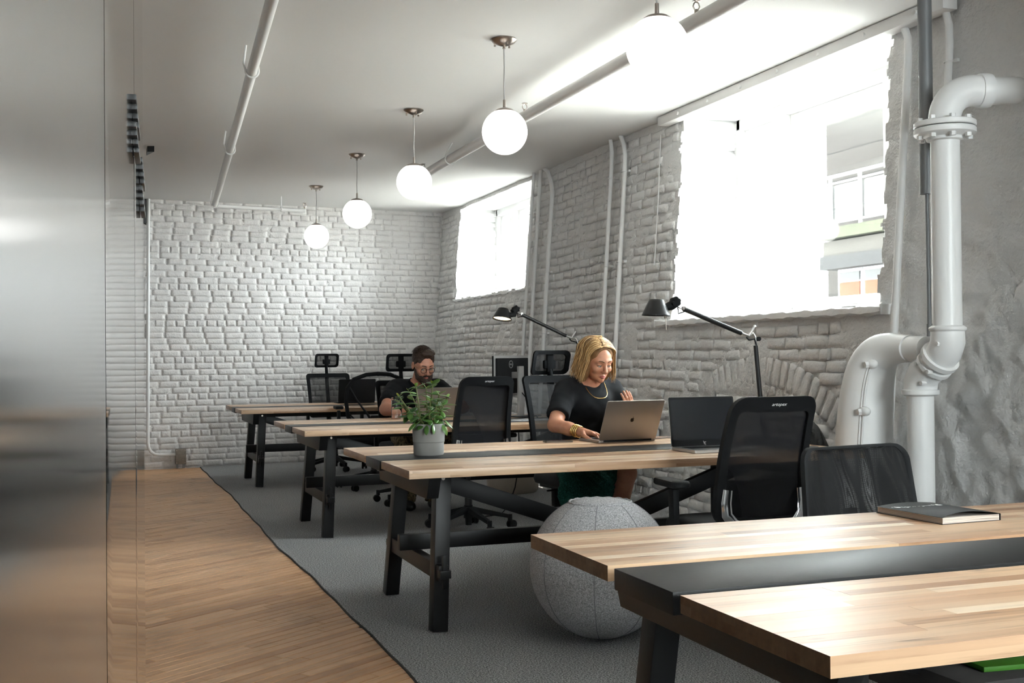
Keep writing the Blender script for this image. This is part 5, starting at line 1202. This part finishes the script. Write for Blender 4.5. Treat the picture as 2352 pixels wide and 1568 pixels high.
def body_w(P):
    d = d_ell(P, chest, (.150, .092, .150)); d = smin(d, d_ell(P, waist, (.122, .085, .16)), .06); d = smin(d, d_ell(P, hip, (.165, .125, .105)), .06)
    d = smin(d, d_cap(P, (2.835, 6.455, 1.0), hd.to((0, -.022, -.07)), .060, .050), .03)
    d = smin(d, d_cap(P, shR, shL, .060, .060), .05)
    for sh, el, wr in ((shR, elR, wrR), (shL, elL, wrL)): d = smin(d, d_cap(P, sh, el, .056, .043), .03); d = smin(d, fore(P, el, wr), .012)
    for hx, kx, kz, fx, fy in ((2.76, 2.66, .50, 2.68, 6.28), (2.92, 2.905, .535, 2.87, 6.22)):
        k = (kx, 6.085, kz); d = smin(d, d_cap(P, (hx, 6.55, .545), k, .088, .062), .03); d = smin(d, d_cap(P, k, (fx, fy, .09), .060, .036), .015); d = smin(d, d_cap(P, (fx, fy, .055), (fx + .0, fy - .14, .028), .036, .026), .015)
    return d
parts = []
solid('b', lambda P: np.maximum(body_w(P), np.maximum((hd.inv(P)[..., 2] + .075) * 1.0 - (0.0 if True else 0), -9)), (2.42, 5.98, 0), (3.2, 6.76, 1.16), .0085, None, None, parts)
lo = np.array(hd.to((0, 0, 0))) - .165
solid('h', lambda P: smin(hd.sdf(P), d_cap(P, (2.835, 6.455, 1.0), hd.to((0, -.022, -.07)), .058, .049), .018), lo, lo + .33, .0030, None, None, parts)
for caps, wr, el in ((caps_r, wrR, elR), (caps_l, wrL, elL)):
    pts = np.array([list(c[0]) for c in caps] + [list(c[1]) for c in caps]); solid('hand', lambda P: hand_sdf(P, caps, d_cap(P, np.array(wr) * .85 + np.array(el) * .15, wr, .0275, .0245)), pts.min(0) - .055, pts.max(0) + .04, .0026, None, None, parts)
bw_ = joined('body', parts, M['skin_w'], W); bw_.matrix_local = Wl
E_ = empty  # extras live under the body
hx = MB
def under(o): o.matrix_local = Matrix.Identity(4); return o
hd.extras(bw_, M['brow_w'])
def tee_w(P):
    d = d_ell(P, chest, (.168, .112, .165)); d = smin(d, d_ell(P, (2.85, 6.53, .74), (.158, .115, .20)), .08); d = smin(d, d_cap(P, (2.69, 6.45, 1.015), (2.98, 6.475, 1.015), .066, .066), .05)
    d = smin(d, d_ell(P, (2.835, 6.39, .93), (.12, .06, .08)), .05)
    for sh, el in ((shR, elR), (shL, elL)): d = smin(d, d_cap(P, sh, np.array(sh) * .26 + np.array(el) * .74, .0675, .070), .03)
    d = d + wob(P, .0045, 34) + wob(P, .002, 75, 1)
    nk = d_ell(P, (2.837, 6.395, 1.105), (.072, .075, .055)); d = smax(d, -nk, .008)
    for sh, el in ((shR, elR), (shL, elL)):
        a = np.array(el) - np.array(sh); L = np.linalg.norm(a); a /= L; t = (P - np.array(sh, np.float32)) @ a.astype(np.float32); far = np.linalg.norm(P - np.array(sh, np.float32) - t[..., None] * a.astype(np.float32), axis=-1) < .11
        side = (P[..., 0] < 2.69) if sh is shR else (P[..., 0] > 2.97)
        d = np.where(far & side & (t > .05), np.maximum(d, t - L * .74), d)
    return np.maximum(d, .50 - P[..., 2])
o = solid('tee_shirt', tee_w, (2.5, 6.2, .49), (3.18, 6.74, 1.12), .007, M['tee'], bw_)
# fuzzy green skirt
GRN = speckle('green_boucle', (.006, .045, .036), (.014, .085, .066), (.03, .14, .11), 150, .95, .9, True)
def skirt_w(P):
    d = d_ell(P, (2.82, 6.58, .56), (.20, .16, .12)); d = smin(d, d_cap(P, (2.75, 6.52, .55), (2.60, 6.10, .52), .110, .095), .05); d = smin(d, d_cap(P, (2.90, 6.52, .56), (2.84, 6.16, .545), .105, .085), .05)
    d = smin(d, d_ell(P, (2.62, 6.085, .43), (.145, .060, .115)), .05); d = smin(d, d_ell(P, (2.71, 6.075, .45), (.11, .055, .10)), .05)
    return d + wob(P, .006, 120) + wob(P, .004, 210, 2)
solid('skirt', skirt_w, (2.38, 5.98, .29), (3.1, 6.76, .70), .0075, GRN, bw_)
g = MB()
for fx, fy in ((2.68, 6.28), (2.87, 6.22)): g.sphere((fx, fy - .07, .038), (.045, .125, .036), 16, 10)
g.build('shoes', M['black'], bw_, smooth=180)
g = MB(); cx_, cy_2, cz_2 = 2.862, 6.33, 1.035
ch = []
for k in range(41):
    t = -1 + 2 * k / 40; ch.append((2.847 + .068 * math.sin(t * 1.5), 6.352 - .052 * (1 - abs(t) ** 2.2) + .06 * abs(t) ** 3, 1.062 - .098 * (1 - abs(t) ** 2.6) ** .9 + .0))
g.tube(ch, .0028, 8); g.build('gold_chain', M['gold'], bw_, smooth=180)
def band(a, b, t, r, w, n=22):
    a = Vector(a); b = Vector(b); c = a.lerp(b, t); d = (b - a).normalized(); x = d.cross(Vector((0, 0, 1))).normalized(); y = d.cross(x); return [c + (x * math.cos(q) + y * math.sin(q)) * r for q in [2 * math.pi * k / n for k in range(n)]], d
g = MB()
for t, r, w in ((.90, .0315, .0045), (.84, .033, .003), (.79, .034, .004), (.74, .0345, .003)):
    P, d = band(elR, wrR, t, r, w); g.tube(P, w, 8, closed=True)
g.build('bracelets', M['gold'], bw_, smooth=180)
g = MB(); q = hd.to((.079, .0, -.045)); 
for sx in (-1, 1):
    c = Vector(hd.to((sx * .079, -.010, -.050))); g.tube([c + Vector((0, .008 * math.cos(a), .010 * math.sin(a))) for a in [2 * math.pi * k / 16 for k in range(16)]], .002, 6, closed=True)
g.build('hoop_earrings', M['gold'], bw_, smooth=180)
# hair: a soft volume plus locks
HT = NT('blonde_hair'); at = HT.n('Attribute'); at.attribute_name = 'shade'; HT.set(Base_Color=HT.ramp(at.outputs['Fac'], [(0, lin('4f3722')), (.3, lin('86623c')), (.6, lin('bd9560')), (1, lin('e2c592'))]), Roughness=.42); HT.b.inputs['Specular IOR Level'].default_value = .4
M['blonde'] = HT.m; M['blonde_base'] = pmat('blonde_under', lin('7d5a36'), .7, var=.25, vs=60)
def hairvol_w(P):
    q = hd.inv(P); d = d_ell(q, (0, -.022, .040), (.088, .106, .091))
    a = np.abs(q[..., 0:1]); m = np.concatenate([a, q[..., 1:]], -1)
    d = smin(d, d_ell(m, (.070, -.020, -.055), (.028, .060, .085)), .03); d = smin(d, d_ell(q, (0, -.080, -.05), (.075, .045, .085)), .03)
    d = smax(d, -d_ell(q, (.004, .128, .006), (.068, .096, .110)), .010); d = smax(d, -d_ell(q, (0, .06, -.10), (.055, .09, .05)), .01)
    return d * hd.k + wob(P, .003, 90)
lo = np.array(hd.to((0, -.02, -.03))) - .19
hair = solid('hair', hairvol_w, lo, lo + .38, .0045, M['blonde_base'], bw_)
def strands(name, items, mat, par, seg=4):
    vs = []; fs = []; sh = []
    for pts, r0, s in items:
        n = len(pts); b = len(vs); px = None
        for i, p in enumerate(pts):
            a = pts[max(0, i - 1)]; c = pts[min(n - 1, i + 1)]; t = (c - a).normalized()
            if px is None: px = t.orthogonal().normalized()
            px = (px - t * px.dot(t)).normalized(); py = t.cross(px); r = r0 * (1 - .75 * (i / (n - 1)) ** 2)
            for k in range(seg): an = 2 * math.pi * k / seg; vs.append(p + px * math.cos(an) * r + py * math.sin(an) * r * .6); sh.append(s + .18 * i / n)
        for i in range(n - 1):
            for k in range(seg): k2 = (k + 1) % seg; fs.append((b + i * seg + k, b + i * seg + k2, b + (i + 1) * seg + k2, b + (i + 1) * seg + k))
    me = npmesh(name, [tuple(v) for v in vs], fs); at = me.attributes.new('shade', 'FLOAT', 'POINT'); at.data.foreach_set('value', sh[:len(me.vertices)]); o = link(name, me, mat, par, smooth=180); return o
rh = random.Random(4); items = []
for n in range(760):
    # root on scalp, parted on the figure's left of centre
    part = .018; ph_ = rh.uniform(-1.15, 1.35); sd = rh.choice((-1, 1)); yy = rh.uniform(-.095, .062)
    top = .038 + .091 * math.sqrt(max(.05, 1 - ((yy + .014) / .103) ** 2))
    x0 = part + sd * rh.uniform(.0, .03); wv = rh.uniform(.002, .010); phs = rh.uniform(0, 6.28); fq = rh.uniform(9, 15); L = rh.uniform(.85, 1.08)
    rad = rh.uniform(.93, 1.10); front = max(0, (yy - .01) / .05)
    pts = []
    for i in range(13):
        t = i / 12 * L; a = t * 1.75
        if t < .55:   # over the skull
            u = t / .55; th = u * 1.62; X = x0 * (1 - u) + sd * (.086 * rad) * math.sin(th); Z = .038 + (top - .038) * math.cos(th) * 1.0 + .004; Y = yy * (1 - .15 * u) - .01 * u + front * (.012 * math.sin(u * 3.1)) - (.012 * u * front)
        else:
            u = (t - .55) / .5; X = sd * (.086 * rad + .012 * math.sin(u * 2.2) + .014 * u * u); Z = .030 - .150 * u; Y = yy * .85 - .01 + front * .002 + .010 * u * (1 if yy > 0 else -.3)
        k = (t ** 1.2); X += wv * k * math.sin(fq * t + phs); Y += wv * k * math.cos(fq * t * .9 + phs)
        pts.append(Vector(hd.to((X, Y, Z))))
    items.append((pts, rh.uniform(.0016, .0042), min(1, max(0, rh.gauss(.50, .26) - .18 * (yy < -.05)))))
for n in range(260):  # back of the head
    x = rh.uniform(-.075, .075); wv = rh.uniform(.002, .009); phs = rh.uniform(0, 6.28); pts = []
    for i in range(11):
        t = i / 10; th = t * 1.9
        if t < .6: u = t / .6; X = x * (.3 + .7 * u); Y = -.03 - .098 * math.sin(u * 1.55); Z = .045 + .088 * math.cos(u * 1.55)
        else: u = (t - .6) / .4; X = x * (1 + .1 * u); Y = -.128 + .012 * u; Z = .045 - .155 * u
        pts.append(Vector(hd.to((X + wv * t * math.sin(11 * t + phs), Y + wv * t * math.cos(10 * t + phs), Z))))
    items.append((pts, rh.uniform(.002, .0042), min(1, max(0, rh.gauss(.38, .22)))))
strands('hair_locks', items, M['blonde'], bw_)
g = MB(); c = Vector(hd.to((-.060, -.075, .070))); g.box(c, (.018, .022, .026), bev=.005); g.build('hair_clip', pmat('yellow_clip', (.55, .42, .06), .35), bw_)
# ================================================================== man
MX, MY = 2.545, 9.36
W2 = empty('person', (MX, MY, 0), 0, 'seated bearded person with round glasses in a black polo shirt looking down at a laptop', 'person')
h2 = Head((2.563, 9.235, 1.158), (.10, -.92, -.40), (.02, -.38, .92), 1.10)
shR, shL = (2.352, 9.37, .955), (2.735, 9.38, .955); elR, elL = (2.215, 9.12, .800), (2.880, 9.16, .80); wrR, wrL = (2.395, 8.915, .782), (2.665, 8.93, .782)
chest2, waist2 = (2.545, 9.40, .86), (2.545, 9.45, .66)
cr = hand(wrR, (.72, -.62, -.06), (.0, .1, 1), +1, .7, 1.08); cl = hand(wrL, (-.62, -.70, -.06), (0, .1, 1), -1, .7, 1.08)
def body_m(P):
    d = d_ell(P, chest2, (.170, .110, .155)); d = smin(d, d_ell(P, waist2, (.155, .11, .17)), .06); d = smin(d, d_ell(P, (2.54, 9.46, .55), (.175, .13, .11)), .06)
    d = smin(d, d_cap(P, (2.548, 9.37, .94), h2.to((0, -.022, -.07)), .068, .058), .03); d = smin(d, d_cap(P, shR, shL, .066, .066), .05)
    for sh, el, wr in ((shR, elR, wrR), (shL, elL, wrL)):
        d = smin(d, d_cap(P, sh, el, .064, .052), .03); d = smin(d, smin(d_cap(P, el, np.array(el) * .5 + np.array(wr) * .5, .053, .046), d_cap(P, np.array(el) * .5 + np.array(wr) * .5, wr, .046, .030), .02), .012)
    for s in (-1, 1): d = smin(d, d_cap(P, (2.54 + s * .10, 9.42, .55), (2.50 + s * .14, 8.98, .53), .092, .066), .03); d = smin(d, d_cap(P, (2.50 + s * .14, 8.98, .53), (2.455 + s * .10, 8.98, .09), .062, .042), .02)
    return d
parts = []
solid('b', lambda P: np.maximum(body_m(P), (h2.inv(P)[..., 2] + .075)), (2.1, 8.88, .05), (3.0, 9.62, 1.10), .0095, None, None, parts)
lo = np.array(h2.to((0, 0, 0))) - .175
solid('h', lambda P: smin(h2.sdf(P, True), d_cap(P, (2.548, 9.37, .94), h2.to((0, -.022, -.07)), .066, .057), .018), lo, lo + .35, .0034, None, None, parts)
for caps, wr, el in ((cr, wrR, elR), (cl, wrL, elL)):
    pts = np.array([list(c[0]) for c in caps] + [list(c[1]) for c in caps]); solid('hand', lambda P: hand_sdf(P, caps, d_cap(P, np.array(wr) * .85 + np.array(el) * .15, wr, .034, .030)), pts.min(0) - .06, pts.max(0) + .045, .003, None, None, parts)
bm_ = joined('body', parts, M['skin_m'], W2); bm_.matrix_local = Matrix.Translation((-MX, -MY, 0))
M['dark_hair'] = pmat('dark_brown_hair', lin('35251b'), .55, var=.3, vs=80, bump=.5, bs=250, bd=.003)
h2.extras(bm_, M['dark_hair'], hr=.0052)
def polo(P):
    d = d_ell(P, chest2, (.188, .130, .165)); d = smin(d, d_ell(P, (2.545, 9.43, .70), (.185, .14, .22)), .08); d = smin(d, d_cap(P, (2.37, 9.375, .965), (2.715, 9.385, .965), .070, .070), .05)
    for sh, el in ((shR, elR), (shL, elL)): d = smin(d, d_cap(P, sh, np.array(sh) * .25 + np.array(el) * .75, .076, .082), .035)
    d = d + wob(P, .005, 30) + wob(P, .0022, 70, 1)
    d = smax(d, -d_ell(P, (2.552, 9.30, 1.04), (.070, .075, .055)), .008)
    for sh, el in ((shR, elR), (shL, elL)):
        a = np.array(el) - np.array(sh); L = np.linalg.norm(a); a /= L; t = (P - np.array(sh, np.float32)) @ a.astype(np.float32); far = np.linalg.norm(P - np.array(sh, np.float32) - t[..., None] * a.astype(np.float32), axis=-1) < .12
        side = (P[..., 0] < 2.37) if sh is shR else (P[..., 0] > 2.72); d = np.where(far & side & (t > .05), np.maximum(d, t - L * .74), d)
    return np.maximum(d, .50 - P[..., 2])
ps = solid('polo_shirt', polo, (2.14, 9.0, .49), (2.97, 9.64, 1.08), .008, M['polo'], bm_)
g = MB()
for s in (-1, 1):
    pts = [(2.552 + s * .018, 9.262, .960), (2.552 + s * .060, 9.275, .985), (2.552 + s * .078, 9.325, 1.010), (2.552 + s * .05, 9.39, 1.03), (2.552, 9.41, 1.034)]
    g.tube(pts, [.012, .020, .020, .018, .016], 8, flat=.45)
g.build('collar', M['polo'], bm_, smooth=180)
CAM = NT('camouflage_cloth'); f = CAM.noise(CAM.pos(obj=True), 22, 4, .6); f2 = CAM.noise(CAM.pos(obj=True), 55, 3, .6)
CAM.set(Base_Color=CAM.mix(CAM.ramp(f2, [(.52, (0, 0, 0)), (.58, (.8, .8, .8))]), CAM.ramp(f, [(.40, lin('4c4636')), (.47, lin('75694f')), (.56, lin('8d8064'))]), lin('322c22')), Roughness=.9); CAM.b.inputs['Specular IOR Level'].default_value = .1
def trousers(P):
    d = d_ell(P, (2.54, 9.46, .55), (.19, .15, .12))
    for s in (-1, 1): d = smin(d, d_cap(P, (2.54 + s * .10, 9.42, .55), (2.50 + s * .145, 8.98, .53), .110, .086), .03); d = smin(d, d_cap(P, (2.50 + s * .145, 8.98, .53), (2.455 + s * .105, 8.975, .07), .086, .066), .02)
    return np.maximum(d + wob(P, .005, 40) + wob(P, .003, 95, 1), .06 - P[..., 2])
solid('trousers', trousers, (2.22, 8.86, .05), (2.86, 9.66, .70), .009, CAM.m, bm_)
g = MB()
for s in (-1, 1): g.sphere((2.455 + s * .11, 8.92, .040), (.050, .14, .042), 16, 10)
g.build('shoes', M['black'], bm_, smooth=180)
def hair_m(P):
    q = h2.inv(P); d = d_ell(q, (0, -.018, .042), (.082, .101, .093)); d = smin(d, d_ell(q, (-.01, .040, .108), (.055, .045, .026)), .02)
    d = smax(d, -d_ell(q, (0, .125, .004), (.069, .088, .097)), .010); d = smax(d, -d_ell(q, (0, .03, -.075), (.12, .14, .078)), .012)
    return d * h2.k + wob(P, .0035, 110) + wob(P, .002, 200, 1)
lo = np.array(h2.to((0, -.01, .02))) - .17
hm = solid('hair', hair_m, lo, lo + .34, .0042, M['dark_hair'], bm_)
def beard(P):
    q = h2.inv(P); a = np.abs(q[..., 0:1]); m = np.concatenate([a, q[..., 1:]], -1)
    d = d_ell(q, (0, .040, -.083), (.059, .063, .050)); d = smin(d, d_cap(m, (.063, .018, -.035), (.050, .050, -.085), .013, .018), .015); d = smin(d, d_ell(q, (0, .088, -.108), (.030, .028, .030)), .02)
    d = smax(d, -d_ell(q, (0, .105, -.045), (.040, .060, .0285)), .010)
    d = smin(d, d_cap(m, (.002, .0985, -.052), (.027, .086, -.066), .0065, .0065), .006)
    d = smax(d, -d_ell(q, (0, .101, -.068), (.020, .016, .0058)), .004); d = smax(d, q[..., 2] + .020, .01)
    return d * h2.k + wob(P, .0025, 160) + wob(P, .0018, 260, 1)
lo = np.array(h2.to((0, .03, -.07))) - .12
solid('beard', beard, lo, lo + .24, .0036, M['dark_hair'], bm_)
items = []
for n in range(420):
    a = rh.uniform(0, 6.28); e = rh.uniform(.25, 1.45); x, y, z = .080 * math.cos(e) * math.cos(a), -.018 + .098 * math.cos(e) * math.sin(a), .044 + .092 * math.sin(e)
    if y > .02 and z < .10: continue
    if z < .02: continue
    dirv = Vector((.35 + x * 3, .25, .35)).normalized() * rh.uniform(.016, .03); p = Vector(h2.to((x, y, z))); q1 = Vector(h2.to((x + dirv.x * .5, y + dirv.y * .5, z + dirv.z * .35 + .004))); q2 = Vector(h2.to((x + dirv.x, y + dirv.y, z + dirv.z * .45)))
    items.append((([p, q1, q2]), .0024, rh.uniform(0, .3)))
DH = NT('dark_hair_lock'); at = DH.n('Attribute'); at.attribute_name = 'shade'; DH.set(Base_Color=DH.ramp(at.outputs['Fac'], [(0, lin('20160f')), (.5, lin('4a3527'))]), Roughness=.45)
strands('hair_locks', items, DH.m, bm_)
g = MB()
for sx in (-1, 1):
    g.tube([h2.to((sx * .0315 + .0235 * math.cos(a), .1035 - .10 * abs(sx * .0315 + .0235 * math.cos(a)) ** 1.6, -.006 + .0205 * math.sin(a))) for a in [2 * math.pi * k / 26 for k in range(26)]], .0018 * 1.1, 7, closed=True)
g.tube([h2.to((-.009, .1040, .000)), h2.to((0, .1065, .004)), h2.to((.009, .1040, .000))], .0018, 6); gl_ = g.build('glasses', M['black'], bm_, smooth=180)
g = MB()
for sx in (-1, 1): g.tube([h2.to((sx * .0545, .095, .002)), h2.to((sx * .070, .075, .004)), h2.to((sx * .0785, .010, .002)), h2.to((sx * .080, -.02, -.008))], .0016, 6)
g.build('temples', M['gold'], bm_, smooth=180)
g = MB()
for sx in (-1, 1): g.prism([(.0225 * math.cos(a), .0198 * math.sin(a)) for a in [2 * math.pi * k / 20 for k in range(20)]], .0006, Matrix.Translation(h2.to((sx * .0315, .0995, -.006))) @ Matrix(((h2.R[0][0], h2.R[2][0], h2.R[1][0]), (h2.R[0][1], h2.R[2][1], h2.R[1][1]), (h2.R[0][2], h2.R[2][2], h2.R[1][2]))).to_4x4())
g.build('lenses', M['glass'], bm_, smooth=None)
# children of the bodies were modelled in world coordinates
